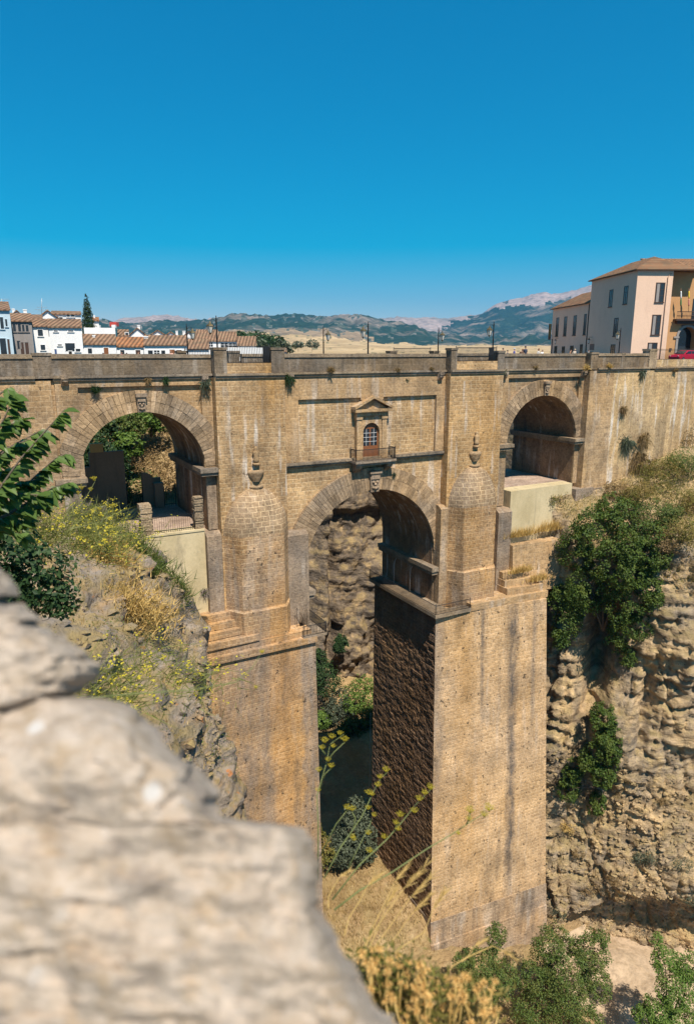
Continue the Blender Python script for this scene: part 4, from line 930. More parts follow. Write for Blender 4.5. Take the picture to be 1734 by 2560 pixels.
# hanging plants on the walls
WP = 'plants growing out of the bridge and abutment walls'
for (u, v, y, h, n, mt, lab, dn) in ((1590, 1165, -1.0, 2.6, 420, 'leafdry', 'long brown shrub hanging on the right abutment', 1), (1562, 1120, -1.0, 2.0, 260, 'leafolive', 'grey green shrub left of the long hanging shrub', 1), (1605, 1110, -1.0, 1.9, 240, 'leafdry', 'dry twiggy shrub high on the abutment above the bushes', 1), (1557, 1030, -1.0, 1.1, 160, 'leafdry', 'small brown tuft midway up the right abutment', 1), (1605, 940, -1.0, 1.0, 150, 'leafolive', 'green tuft just under the right abutment cornice', 1),
     (515, 965, -.4, .9, 160, 'leafolive', 'dark tuft on the spout right of the left arch', 1), (725, 952, -.4, .9, 170, 'leafdark', 'leafy tuft on the spout left of the framed panel', 1), (240, 975, -.1, .8, 130, 'leafdark', 'dark round tuft above the left arch ring', 0), (828, 925, -.35, .75, 130, 'leafdry', 'brown tuft on the cornice above the balcony window', 0), (995, 925, -.35, .55, 90, 'leafdry', 'small brown tuft on the cornice right of the window', 0), (1080, 922, -.35, .5, 80, 'leafdry', 'dry tuft on the cornice near the right tower', 0),
     (1340, 920, -.35, .6, 90, 'leafdry', 'dry tuft on the cornice over the right arch', 0), (1260, 935, -.4, .7, 110, 'leafolive', 'grey green tuft left of the right arch crown', 1), (1468, 920, -1.2, .8, 120, 'straw', 'straw coloured tuft on the cornice by the dark abutment edge', 0), (1525, 915, -1.2, .7, 110, 'straw', 'straw tuft on the abutment cornice', 0), (1690, 925, -1.2, .6, 100, 'leafdry', 'dark dry tuft under the red car', 0), (1018, 950, -.1, .4, 60, 'leafolive', 'tiny green tuft under the cornice above the panel', 0),
     (512, 1490, -3.4, .9, 160, 'twig', 'pale grey dried plant on the ledge of the left pier', 1), (985, 1190, -.2, .5, 70, 'leafolive', 'tiny green tuft beside the main keystone', 1), (370, 955, -.3, .5, 80, 'leafdry', 'brown tuft under the cornice right of the left arch crown', 1), (415, 955, -.3, .6, 90, 'leafdark', 'green tuft under the cornice near the left tower', 1)):
    p = onY(u, v, y); tuft('wall_plant', lab, (p.x, p.y+.15, p.z+(h*.3 if dn else -.1)), h*.85, int(n*1.3), mt, 'plant', WP, 1.2, .55 if dn else .1, .05 if mt != 'twig' else .04, (0, -.5, -.2) if dn else (0, -.2, 1))
# dry grass on the ledges right of the bridge tower
for (u, v, y, h, n, w, lab) in ((1300, 1340, -1.3, 1.0, 500, 2.0, 'golden dry grass at the foot of the pale retaining wall'), (1375, 1325, -1.3, 1.2, 500, 2.2, 'golden dry grass between the retaining wall and the fig'), (1300, 1430, -2.8, .9, 350, 1.6, 'dry green grass on the stepped ledge below the pitted wall'), (1345, 1450, -3.2, .9, 350, 1.6, 'dry grass tuft at the end of the stepped ledge'), (1470, 1300, -2.5, 1.0, 300, 1.6, 'straw tuft in front of the dark stone footing')):
    p = onY(u, v, y); n0 = n; root = np.stack([p.x+RNG.normal(0, w*.5, n), p.y+RNG.normal(0, .18, n), np.full(n, p.z)], 1)
    d = rand_dirs(n)*.45+np.array([0, -.1, 1]); L = RNG.uniform(.4, 1, (n, 1))*h; s = rand_dirs(n)*.05
    V = np.stack([root-s, root+s, root+d*L], 1).reshape(-1, 3); tag(np_mesh('dry_grass', V, np.arange(n*3).reshape(-1, 3), M['straw']), lab, 'grass', 'dry grass on the ledges right of the bridge')
# grass sheets (nobody could count the blades)
def blades(name, pts, h, mat, spread=.5, w=.05, seg=1):
    n = len(pts); d = rand_dirs(n)*spread+np.array([0, 0, 1]); L = RNG.uniform(.4, 1, (n, 1))*h; s = rand_dirs(n)*w; s[:, 2] *= .2
    V = np.stack([pts-s, pts+s, pts+d*L], 1).reshape(-1, 3)
    return tag(np_mesh(name, V, np.arange(n*3).reshape(-1, 3), M[mat], base=False), kind='stuff')
def surf_pts(P, n, cond):
    out = []
    nv, nu, _ = P.shape
    while len(out) < n:
        i = int(RNG.integers(0, nv-1)); j = int(RNG.integers(0, nu-1)); a, b = RNG.random(2)
        p = P[i, j]*(1-a)*(1-b)+P[i+1, j]*a*(1-b)+P[i, j+1]*(1-a)*b+P[i+1, j+1]*a*b
        if cond(p): out.append(p)
    return np.array(out)
def gz(x, y): 
    z = -64.6-10.5*sstep(-3.2, -8.0, y)-15*sstep(14.5, 20, y)+5*sstep(66, 74, y)+2.0*sstep(34, 26, x)*sstep(15, 6, y)*sstep(-6, 0, y)+fbm(x*.12, y*.12, 3)*1.1+fbm(x*.6, y*.6, 9)*.25
    return z + (1.4*math.exp(-((x-62)/5)**2-((y+17)/6)**2) if x > 52 and y < -8 else 0)
q = []
for _ in range(9000):
    x, y = RNG.uniform(25, 42), RNG.uniform(-5, 13); q.append((x, y, gz(x, y)-.03))
blades('dry_meadow', np.array(q), .75, 'drygrass', .6, .045)
pb = surf_pts(LB, 8000, lambda p: p[2] > -24 and noise.noise(Vector(p*.28)) > .08 and p[1] < -.6)
blades('dry_slope_grass', pb, .5, 'drygrass', .7, .035)
pb = surf_pts(LB, 3600, lambda p: -40 < p[2] < -12 and noise.noise(Vector(p*.35)+Vector((9,9,9))) > .05)
def clumps(name, pts, size, mat, k=5, spread=.25):
    C = np.repeat(pts, k, 0)+RNG.normal(0, spread, (len(pts)*k, 3))*np.array([1, 1, .7]); N_ = rand_dirs(len(C))+np.array([0, -.3, .5]); N_ /= np.linalg.norm(N_, axis=1, keepdims=True)
    L = RNG.uniform(.6, 1.3, len(C))*size; V, F = leaf_quads(C, N_, L, L*.4); return tag(np_mesh(name, V, F, M[mat], base=False), kind='stuff')
clumps('slope_herbs', pb[::2], .14, 'leafmid', 9, .28); clumps('slope_yellow_herbs', pb[1::2], .13, 'leafyellow', 9, .3)
pb = surf_pts(LB, 2600, lambda p: -30 < p[2] < -12 and noise.noise(Vector(p*.3)+Vector((2,4,9))) > .0)
clumps('slope_dry_herbs', pb, .12, 'leafdry', 8, .28)
pr = surf_pts(RC, 5200, lambda p: (p[2] > -24 or (p[2] < -48 and noise.noise(Vector(p*.3)) > .05)))
clumps('cliff_scrub', pr, .16, 'leafdry', 6, .24)
pr = surf_pts(RC, 2600, lambda p: (p[2] > -25 and noise.noise(Vector(p*.25)) > -.1))
clumps('cliff_top_scrub', pr, .20, 'leafyellow', 8, .3)
pr = surf_pts(RC, 1400, lambda p: (-25 < p[2] < -13))
blades('cliff_top_grass', pr, .8, 'straw', .6, .05)
# loose broken stone lying on the slopes
_t = (1+5**.5)/2
ICO = np.array([(-1,_t,0),(1,_t,0),(-1,-_t,0),(1,-_t,0),(0,-1,_t),(0,1,_t),(0,-1,-_t),(0,1,-_t),(_t,0,-1),(_t,0,1),(-_t,0,-1),(-_t,0,1)])/1.9
ICF = np.array([(0,11,5),(0,5,1),(0,1,7),(0,7,10),(0,10,11),(1,5,9),(5,11,4),(11,10,2),(10,7,6),(7,1,8),(3,9,4),(3,4,2),(3,2,6),(3,6,8),(3,8,9),(4,9,5),(2,4,11),(6,2,10),(8,6,7),(9,8,1)])
def scree(name, pts, s0, s1, mat):
    n = len(pts); sc = (s0+(s1-s0)*RNG.random(n)**3)[:, None, None]*RNG.uniform(.5, 1.3, (n, 1, 3)); jit = ICO[None]*(1+RNG.uniform(-.35, .35, (n, 12, 3)))
    a = RNG.uniform(0, 6.28, n); c, s_ = np.cos(a), np.sin(a); V = jit*sc; X = V[..., 0]*c[:, None]-V[..., 1]*s_[:, None]; Y = V[..., 0]*s_[:, None]+V[..., 1]*c[:, None]
    V = np.stack([X, Y, V[..., 2]*.75], -1)+pts[:, None, :]
    return tag(np_mesh(name, V.reshape(-1, 3), (ICF[None]+np.arange(n)[:, None, None]*12).reshape(-1, 3), M[mat], base=False), kind='stuff')
scree('loose_stones', surf_pts(LB, 5200, lambda p: -34 < p[2] < -12.5 and noise.noise(Vector(p*.3)+Vector((5,1,2))) > -.05), .05, .42, 'rubbleslope')
scree('rubble_stones', surf_pts(RC, 9000, lambda p: p[2] < -47 and noise.noise(Vector(p*.22)) > -.25), .06, .36, 'cliff')
# hillside cover seen through the left arch
q = []; q2 = []
for _ in range(42000):
    x, y = RNG.uniform(-6, 27), RNG.uniform(18, 54); z = -17.5+13.8*sstep(14, 48, y+max(0, (10-x))*.5)-14*sstep(22, 31, x)
    (q if noise.noise(Vector((x*.16, y*.16, 2)))+.05*(19-x)+.035*(y-33) > .0 else q2).append((x, y, z+RNG.uniform(0, .9)))
clumps('hillside_thicket', np.array(q), .42, 'leafmid', 2, .45); clumps('hillside_dry_growth', np.array(q2), .34, 'leafdry', 2, .4)
for (u, v, d, r, mt, lab) in ((235, 1090, 77, (3.4, 3, 3.2), 'leafdark', 'dark tree behind the yard wall in the left arch'), (262, 1150, 74, (2.4, 2.2, 2.6), 'leafdark', 'very dark leafy tree next to the ochre pier'), (300, 1055, 80, (2.6, 2.4, 2.2), 'leafmid', 'mid green tree below the crown of the left arch'), (375, 1045, 84, (2.4, 2.2, 1.8), 'leafbright', 'bright green bush high in the left arch'), (318, 1110, 77, (1.6, 1.5, 1.5), 'leafbright', 'bright bush above the yard wall corner')):
    p = at(u, v, d); tree('tree', lab, (p.x, p.y, p.z-r[2]*1.1), [(p.x, p.y, p.z, *r), (p.x+r[0]*.5, p.y, p.z-r[2]*.3, r[0]*.7, r[1]*.7, r[2]*.7), (p.x-r[0]*.5, p.y, p.z+r[2]*.1, r[0]*.6, r[1]*.6, r[2]*.7)], 2600, .36, mt, group='trees behind the left arch', gap=.9)
# trees between and behind the piers
p = at(872, 2070, 88)
tree('conical_tree', 'grey green conical tree standing between the two tall piers', (35.9, 7.4, -64.5), [(35.9, 7.4, -60.6, 3.1, 2.8, 2.6), (36.3, 7.4, -58.2, 2.3, 2.1, 2.4), (36.5, 7.4, -56.0, 1.3, 1.2, 2.0), (34.6, 7.2, -61.2, 2.0, 2, 2.0), (37.4, 7.2, -61.5, 2.0, 2, 2.2)], 7000, .36, 'leafolive', r=.2, gap=.8, thr=-.18)
tree('young_tree', 'thin yellow green tree hugging the inner edge of the left pier', (30.6, 6, -62), [(30.4, 6, -57.5, 1.5, 1.4, 1.8), (31.4, 6, -59.5, 1.4, 1.2, 1.5), (30.2, 6, -55.5, .8, .8, 1.2)], 1300, .32, 'leafyellow', r=.09)
for (u, v, d, r, mt, lab) in ((800, 1700, 137, (5.0, 4, 4.5), 'leafdark', 'dark green tree against the left pier edge in the gorge'), (850, 1770, 136, (4.2, 3, 4.2), 'leafolive', 'grey green feathery tree in the middle of the gorge gap'), (905, 1740, 137, (5.0, 3.5, 4.4), 'leafbright', 'bright green tree beside the inner face of the right pier'), (800, 1800, 134, (3.2, 2.4, 2.2), 'leafbright', 'bright low tree at the left pier edge under the dark tree'), (880, 1820, 133, (3.6, 2.6, 2.2), 'leafmid', 'low green tree at the edge of the bridge shadow'), (930, 1795, 134, (3.0, 2.4, 2.4), 'leafmid', 'green tree half hidden behind the right pier'), (850, 1610, 143, (1.8, 1.3, 2.2), 'leafdark', 'small dark bush on the pale rock ledge in the gorge'), (790, 1650, 140, (2.6, 2, 2.6), 'leafdark', 'dark bush at the foot of the pale rock rib')):
    p = at(u, v, d); tree('gorge_tree', lab, (p.x, p.y, p.z-r[2]*1.2), [(p.x, p.y, p.z, *r), (p.x+r[0]*.5, p.y, p.z-r[2]*.35, r[0]*.65, r[1]*.65, r[2]*.65), (p.x-r[0]*.5, p.y-.3, p.z-r[2]*.2, r[0]*.6, r[1]*.6, r[2]*.7), (p.x, p.y, p.z+r[2]*.6, r[0]*.6, r[1]*.6, r[2]*.55)], 3200, .45, mt, group='trees in the gorge behind the bridge', gap=1.1)
# trees at the foot of the right cliff
tree('riverside_tree', 'large bushy green tree in front of the right pier foot', onZ(1420, 2560, -74.5), [el(1420, 2420, 61.5, 3.4, 3.2, 2.6), el(1380, 2360, 62.0, 2.4, 2.0, 2), el(1475, 2380, 61.5, 2.3, 2.2, 2), el(1340, 2440, 61.5, 2.4, 2.6, 2), el(1420, 2500, 60.5, 3.4, 2.6, 2.4), el(1330, 2530, 60.5, 2.6, 2.2, 2), el(1490, 2460, 61.0, 1.8, 2.0, 1.6), el(1500, 2345, 62.0, 1.2, .8, 1), el(1470, 2560, 60.5, 2, 1.6, 1.6)], 32000, .20, 'leafmid', r=.25, gap=.9, thr=-.08)
tree('riverside_tree', 'yellow green leafy tree at the left corner of the right pier foot', onZ(1200, 2540, -74), [el(1240, 2345, 61.5, 1.2, 1.8, 1.1), el(1200, 2410, 60.5, 2.2, 1.8, 1.6), el(1160, 2400, 60.5, 1.5, 1.0, 1), el(1250, 2450, 60.5, 2.2, 2.2, 1.6), el(1200, 2480, 60.0, 2.4, 1.8, 1.6)], 12000, .20, 'leafmid', r=.16, gap=.8, thr=-.1)
tree('riverside_tree', 'bright fresh green tree in the bottom right corner', onZ(1690, 2600, -73), [el(1690, 2470, 58.0, 2.4, 2.4, 1.8), el(1660, 2400, 58.5, 1.7, 1.5, 1.3), el(1720, 2420, 58.5, 1.6, 1.6, 1.3), el(1640, 2530, 57.5, 2.2, 1.8, 1.6), el(1610, 2540, 57.5, 1.5, 1.3, 1.3), el(1700, 2560, 57.0, 2.6, 1.8, 1.8), el(1640, 2350, 59.0, .7, .9, .6)], 17000, .20, 'leafbright', r=.18, gap=.8, thr=-.1)
for (u, v, d, r, mt, lab) in ((1440, 2130, 73, .9, 'leafdry', 'dry shrub in the rubble right of the pier edge'), (1620, 2140, 70, 1.0, 'leafolive', 'round olive shrub on the rubble face of the cliff'), (1590, 2150, 70.5, .8, 'leafolive', 'small olive shrub left of the round one'), (1700, 2160, 68, 1.3, 'leafolive', 'olive shrub near the right edge of the rubble face'), (1475, 2230, 72, 1.3, 'leafdry', 'brown shrub above the riverside tree'), (1530, 2205, 71, 1.0, 'leafdry', 'reddish dry shrub in the middle of the rubble face'), (1725, 2245, 67, 1.4, 'leafolive', 'dark olive shrub at the right edge above the overhang'), (1390, 2290, 73, 1.1, 'leafolive', 'green shrub at the bottom right edge of the pier'), (1650, 2010, 70, .7, 'leafdry', 'tiny dry shrub on the bulging rock'), (1415, 2080, 73, 1.0, 'straw', 'straw shrub next to the right pier edge')):
    p = surf(u, v); shrub('cliff_shrub', lab, (p.x, p.y, p.z-r*.3), (r, r, r*.9), 800, .15, mt, 'shrub', 'shrubs on the lower right cliff', .4, -.1)
# left slope plants
tree('leafy_bush', 'dark leafy bush at the left edge above the pale foreground rock', at(60, 1560, 17), [el(70, 1430, 15, 1.0, .75, .8), el(20, 1380, 15, .8, .8, .8), el(110, 1480, 15, .75, .6, .6), el(150, 1510, 15, .45, .35, .5), el(40, 1490, 15, 1.0, .7, .7), el(-40, 1440, 15, 1.0, 1.0, .8)], 4200, .14, 'leafdark', 'bush', r=.05, gap=.35, thr=-.15)
def broom(name, label, u0, v0, u1, v1, dep, wid, n, L, mat, cat='shrub'):
    a = at(u0, v0, dep); b = at(u1, v1, dep); t = RNG.random((n, 1)); root = np.array(a)*(1-t)+np.array(b)*t+RNG.normal(0, wid, (n, 3))*np.array([1, 1, .6])
    d = rand_dirs(n)*.75+np.array([.25, -.25, .6]); l = RNG.uniform(.5, 1, (n, 1))*L; s = np.cross(d, rand_dirs(n)); s /= np.linalg.norm(s, axis=1, keepdims=True); s *= .035*L
    V = np.stack([root-s, root+s, root+d*l], 1).reshape(-1, 3); return tag(np_mesh(name, V, np.arange(n*3).reshape(-1, 3), M[mat]), label, cat)
broom('broom_shrub', 'dark green broom shrub sloping down along the cream retaining wall', 300, 1350, 440, 1500, 52, .75, 3600, 1.1, 'leafmid')
broom('thorn_shrub', 'grey purple leafless shrub beside the left arch opening', 200, 1290, 240, 1310, 50, .5, 900, 1.1, 'twig')
broom('dead_shrub', 'brown dead shrub below the green broom', 370, 1475, 430, 1520, 50, .6, 1100, .9, 'twig')
broom('straw_clump', 'tall straw coloured grass clump left of the broom', 255, 1370, 285, 1450, 47, .7, 1700, 1.4, 'straw', 'grass')
broom('straw_clump', 'lower golden grass patch under the dead shrub', 300, 1480, 400, 1560, 44, .9, 1800, .9, 'straw', 'grass')
def fennel_bush(label, u0, v0, u1, v1, dep, n, L, wid):
    t = thing('fennel_bush', at((u0+u1)/2, v1, dep), label, 'plant')
    a = np.array(at(u0, v0, dep)); b = np.array(at(u1, v1, dep)); k = RNG.random((n, 1)); root = a*(1-k)+b*k+RNG.normal(0, wid, (n, 3))*np.array([1, 1.2, .5])
    d = rand_dirs(n)*.8+np.array([.55, -.1, .5]); d /= np.linalg.norm(d, axis=1, keepdims=True); l = RNG.uniform(.4, 1, (n, 1))*L; s = np.cross(d, rand_dirs(n)); s /= np.linalg.norm(s, axis=1, keepdims=True); s *= .012
    V = np.stack([root-s, root+s, root+d*l+np.array([0, 0, -.12*L])*l, root+d*l*.5+s], 1)[:, [0, 1, 2]].reshape(-1, 3)
    np_mesh('stems', V, np.arange(n*3).reshape(-1, 3), M['fennel'], t)
    tip = root+d*l+np.array([0, 0, -.12*L])*l; sel = tip[RNG.random(n) < .13]; C = np.repeat(sel, 4, 0)+RNG.normal(0, .05, (len(sel)*4, 3)); N_ = rand_dirs(len(C))*.4+np.array([0, -.3, 1]); N_ /= np.linalg.norm(N_, axis=1, keepdims=True)
    l2 = RNG.uniform(.04, .09, len(C)); V, F = leaf_quads(C, N_, l2, l2*.8); np_mesh('flowers', V, F, M['umbel'], t)
fennel_bush('wide yellow green fennel bush behind the leafy branches on the left slope', 20, 1320, 290, 1370, 19, 1300, 1.0, .45)
fennel_bush('fennel bush with yellow flowers at the foot of the left arch', 160, 1285, 300, 1330, 24, 900, 1.0, .5)
fennel_bush('loose fennel patch hanging over the pale foreground rock', 190, 1680, 330, 1780, 14, 420, .9, .35)
fennel_bush('thin fennel patch against the lower left cliff', 330, 1640, 520, 1740, 17, 420, .9, .5)
# the leafy branch close to the camera, big pointed leaves
def big_leaf(mb, c, d, nrm, L, Wd):
    d = Vector(d).normalized(); nrm = Vector(nrm); nrm = (nrm-d*nrm.dot(d)).normalized(); s = d.cross(nrm); c = Vector(c); q = L*.09
    pts = [c, c+d*L*.25+s*Wd*.42+nrm*q, c+d*L*.55+s*Wd*.40+nrm*q*.9, c+d*L*.85+s*Wd*.14-nrm*q*.2, c+d*L-nrm*q*1.3, c+d*L*.85-s*Wd*.14-nrm*q*.2, c+d*L*.55-s*Wd*.40+nrm*q*.9, c+d*L*.25-s*Wd*.42+nrm*q, c+d*L*.28-nrm*q*.4, c+d*L*.58-nrm*q*.4]
    mb.add(pts, [(0,1,8),(1,2,9,8),(2,3,4,9),(4,5,6,9),(6,7,8,9),(7,0,8)], 0, True)
DB = 5.6
bt = thing('leafy_branch', at(-60, 1330, DB), 'leafy branch with big pointed green leaves at the left edge near the camera', 'branch')
lm = MB(); bm_ = MB()
stems = [[(-90, 1330), (-20, 1250), (50, 1150), (130, 1060), (165, 1020)], [(-90, 1320), (20, 1260), (90, 1190), (140, 1145), (165, 1135)], [(-90, 1340), (10, 1290), (80, 1250), (130, 1220), (175, 1205)], [(-90, 1200), (-30, 1120), (10, 1050), (30, 1000), (20, 975)], [(-90, 1150), (-20, 1090), (30, 1060), (60, 1050)], [(-90, 1370), (0, 1300), (50, 1270), (100, 1265)], [(-90, 1260), (-20, 1190), (40, 1170), (60, 1160)], [(-90, 1100), (-40, 1030), (0, 985), (20, 970)], [(-90, 1230), (-40, 1180), (20, 1120), (70, 1100)], [(-90, 1300), (-30, 1230), (40, 1210), (110, 1195)], [(-90, 1290), (0, 1230), (60, 1235), (130, 1240)], [(-90, 1180), (-30, 1150), (40, 1110), (95, 1080)], [(-90, 1050), (-50, 1010), (-10, 1000), (25, 1005)], [(-90, 1390), (-20, 1330), (40, 1300), (80, 1310)], [(-90, 1350), (-50, 1310), (10, 1320), (60, 1340)]]
for st in stems:
    dz = random.uniform(-.5, .6); pts = [at(u, v, DB+dz+.05*i) for i, (u, v) in enumerate(st)]
    bm_.tube(pts, [.012, .010, .008, .005, .003][:len(pts)], 5)
    L = sum((b-a).length for a, b in zip(pts, pts[1:]))
    for a, b in zip(pts[:-1], pts[1:]):
        for k in range(int((b-a).length/.020)+1):
            p = a.lerp(b, random.random()); d = cR*random.uniform(.3, 1.2)+cU*random.uniform(-.95, .15)+cF*random.uniform(-.6, .4)
            big_leaf(lm, p, d, Vector((random.uniform(-.5,.5), random.uniform(-1.1,-.2), 1)), random.uniform(.10, .17), random.uniform(.065, .105))
lm.build('leaves', M['branchleaf'], bt); bm_.build('twigs', M['bark'], bt)
# ------------------------------------------------------------ close to the camera
at = at_tilt
g = G('foreground_rock'); Pp = pos_of(g)
c = g.mix(g.ramp(g.noise(Pp, 34, 6, .7), [(.36, 0.0), (.64, 1.0)]), (.40,.32,.245), (.56,.465,.38))
c = g.mix(g.ramp(g.noise(Pp, 26, 5, .7), [(.52, 0.0), (.66, .7)]), c, (.38,.275,.17))
c = g.mix(g.ramp(g.noise(g.mapv(Pp, (1, 1, 1.4)), 9.0, 7, .72), [(.51, 0.0), (.64, .85)]), c, (.22,.185,.16))
vo = g.n('TexVoronoi', {'Vector': Pp, 'Scale': 20.0}).outputs[0]
c = g.mix(g.math('MULTIPLY', g.ramp(vo, [(.12, 1.0), (.20, 0.0)]), g.ramp(g.noise(Pp, 8, 2), [(.55, 0.0), (.62, .8)])), c, (.58,.56,.54))
g.bsdf(c, .97, g.math('ADD', g.noise(Pp, 26, 8, .75), g.math('MULTIPLY', g.noise(Pp, 110, 6, .7), .4)), .7, .015, .08); M['fore'] = g.m
def near_block(name, label, edge, top, d0, droll, seed):
    """rough block: its right-hand outline comes from the photo rows, its face bulges to the camera and rolls away at the edges"""
    vs = np.linspace(edge[0][0], edge[-1][0], 110); ts = np.concatenate([np.linspace(0, .8, 46), np.linspace(.81, 1, 26)])
    F_, B_ = [], []
    for v in vs:
        ur = interp(v, edge); row = []; rb = []
        for t in ts:
            u = -420+(ur+420)*t; e = (ur-u)/520
            ue = (fbm(v*.012, seed, u*.002)*12+blocky(v*.02, u*.004, seed, 1.0)*20+fbm(v*.06, seed, 3)*10)*t
            k = math.exp(-e*13); tp = (v-edge[0][0])/max(1, top); k2 = math.exp(-max(0, tp)*9)
            d = d0+droll*(k+.75*k2)+fbm(u*.004, v*.004, seed)*.018+blocky(u*.006, v*.006, seed, 1.0)*.007+fbm(u*.014, v*.014, seed+3)*.006+fbm(u*.05, v*.05, seed+5)*.003+ (2560-v)*.00006
            row.append(at(u+ue, v, d)); rb.append(at(u+ue, v, d+.03+.5*(1-k)*(1-.8*k2)*.6))
        F_.append(row); B_.append(rb)
    nu, nv = len(ts), len(vs); P1 = [p for r in F_ for p in r]; P2 = [p for r in B_ for p in r]; N0 = len(P1)
    fs = grid_faces(nu, nv); fb = fs[:, ::-1]+N0
    side = []
    for i in range(nv-1):
        for j in (0, nu-1): side.append([i*nu+j, (i+1)*nu+j, (i+1)*nu+j+N0, i*nu+j+N0])
    for j in range(nu-1):
        for i in (0, nv-1): side.append([i*nu+j, i*nu+j+1, i*nu+j+1+N0, i*nu+j+N0])
    o = np_mesh(name, np.array([tuple(p) for p in P1+P2]), np.concatenate([fs, fb, np.array(side)]), M['fore'], smooth=True)
    return tag(o, label, 'rock', 'rough blocks of the near wall')
near_block('rough_stone_block', 'upper pale stone block with a pointed corner over a dark crevice', [(1395, -30), (1430, 5), (1500, 38), (1535, 70), (1580, 140), (1625, 205), (1655, 245), (1682, 258), (1705, 235), (1735, 195), (1765, 110), (1785, 0)], 380, .62, .10, 1.3)
near_block('rough_stone_block', 'large pale blurred stone block filling the lower left corner', [(1738, 150), (1748, 290), (1775, 350), (1815, 402), (1870, 440), (1905, 478), (1935, 522), (1975, 540), (2020, 556), (2050, 575), (2058, 680), (2066, 745), (2100, 775), (2150, 788), (2210, 798), (2270, 815), (2330, 850), (2400, 885), (2460, 915), (2520, 965), (2600, 1040), (2720, 1120)], 900, .56, .12, 4.1)
tag(MB().loft([[(-.55, -57.75, -.95), (-.1, -57.6, -.95), (-.1, -57.9, -1.3), (-.55, -57.9, -1.3)]]*1+[[(-.55, -57.3, -1.1), (-.2, -57.3, -1.1), (-.2, -57.4, -1.4), (-.55, -57.4, -1.4)]]).build('wall_core', M['fore']), 'shadowed stone behind the crevice of the near blocks', 'rock') if False else None
# terrace edge the near plants root in
P = np.zeros((40, 40, 3))
for i in range(40):
    for j in range(40):
        x = -3.5+j*.135; y = -60.5+i*.1; e = max(0, (x-.55)*1.0, ) ; f_ = max(0, y+57.05)
        P[i, j] = (x, y, -2.1-2.4*e**1.5-2.6*f_**1.4+fbm(x*2, y*2, 1)*.06)
mesh_grid('terrace', P, M['earth'])
def stalk(label, pts, dep, r0=.006, kind='fennel', heads=(), sub=()):
    t = thing('fennel_stalk' if kind == 'fennel' else 'dry_stalk', at(*pts[0], dep), label, 'plant', 'fennel stalks in front of the gorge' if kind == 'fennel' else 'dry grass stalks over the terrace edge')
    P3 = [at(u, v, dep+.04*i) for i, (u, v) in enumerate(pts)]
    m = MB(); n = len(P3); m.tube(P3, [r0*.58*(1-.6*i/(n-1)) for i in range(n)], 6)
    for br in sub:
        b3 = [at(u, v, dep+.1) for u, v in br]; m.tube(b3, [r0*.55, r0*.45, r0*.3][:len(b3)], 5)
    m.build('stem', M['fennelstem'] if kind == 'fennel' else M['straw'], t)
    if heads:
        hm = MB()
        for (u, v, s) in heads:
            c = at(u, v, dep+.1); sz = s/FPX*dep
            for k in range(11):
                a = 2*math.pi*k/11; d = Vector((math.cos(a)*.8, math.sin(a)*.8, .75)).normalized() if k else Vector((0,0,1))
                e = c+d*sz*random.uniform(.55, .75); hm.tube([c-Vector((0,0,sz*.25)), e], [.0012, .0009], 3)
                for q in range(4):
                    f = e+Vector((random.uniform(-1,1), random.uniform(-1,1), random.uniform(-.3,.6)))*sz*.2; rr = sz*.06
                    hm.add([f+Vector((rr,0,0)), f+Vector((0,rr,0)), f+Vector((-rr,0,0)), f+Vector((0,-rr,0)), f+Vector((0,0,rr)), f-Vector((0,0,rr))], [(0,1,4),(1,2,4),(2,3,4),(3,0,4),(1,0,5),(2,1,5),(3,2,5),(0,3,5)])
        hm.build('flower_umbels', M['umbel'], t)
    return t
stalk('branched fennel stalk with yellow umbels left in front of the dark gap', [(795, 2200), (795, 2060), (792, 1990), (815, 1910), (825, 1860), (860, 1835)], 3.4, .006, heads=[(812, 1855, 17), (830, 1845, 15), (806, 1872, 14), (862, 1852, 17), (850, 1836, 13), (833, 1868, 12), (820, 1902, 13), (828, 1918, 15), (797, 1928, 14), (796, 1978, 12)], sub=[[(800, 1975), (812, 1935), (830, 1918)], [(816, 1905), (835, 1880), (862, 1855)], [(813, 1885), (800, 1870), (795, 1862)]])
stalk('long fennel stalk reaching up to the middle of the right pier inner face', [(810, 2195), (850, 2120), (905, 2040), (935, 1975), (952, 1945), (968, 1930)], 3.2, .006, heads=[(965, 1928, 16), (950, 1945, 13), (945, 1965, 15), (922, 1985, 16), (880, 2025, 16), (868, 2022, 15), (920, 2022, 13), (882, 2095, 14), (930, 1988, 11)], sub=[[(800, 2140), (840, 2060), (868, 2025)], [(882, 2075), (888, 2045), (880, 2030)]])
stalk('fennel stalk crossing the inner face towards the pier edge', [(830, 2250), (900, 2160), (965, 2100), (1000, 2060), (1040, 2010), (1075, 1975)], 2.9, .006, heads=[(1076, 1972, 17), (1062, 1985, 15), (1048, 2000, 16), (1000, 2040, 17), (1036, 2030, 16), (990, 2060, 14), (960, 2095, 14), (924, 2130, 15), (995, 2075, 13)], sub=[[(985, 2080), (992, 2060), (1000, 2042)]])
stalk('dark green fennel stalk slanting across the pale pier front', [(835, 2275), (900, 2225), (980, 2180), (1070, 2120), (1130, 2085), (1175, 2055), (1215, 2030)], 2.5, .006, heads=[(1222, 2025, 22), (1210, 2040, 18), (1175, 2030, 20), (1172, 2050, 14), (1145, 2085, 11)], sub=[[(1165, 2062), (1172, 2045), (1174, 2032)]])
stalk('blurred pale fennel stalk arching over the left pier ledge', [(170, 1750), (330, 1735), (480, 1725), (590, 1705), (630, 1670), (650, 1638)], 2.0, .004, heads=[(655, 1632, 12), (640, 1720, 9)], sub=[[(505, 1724), (503, 1745), (505, 1765)]])
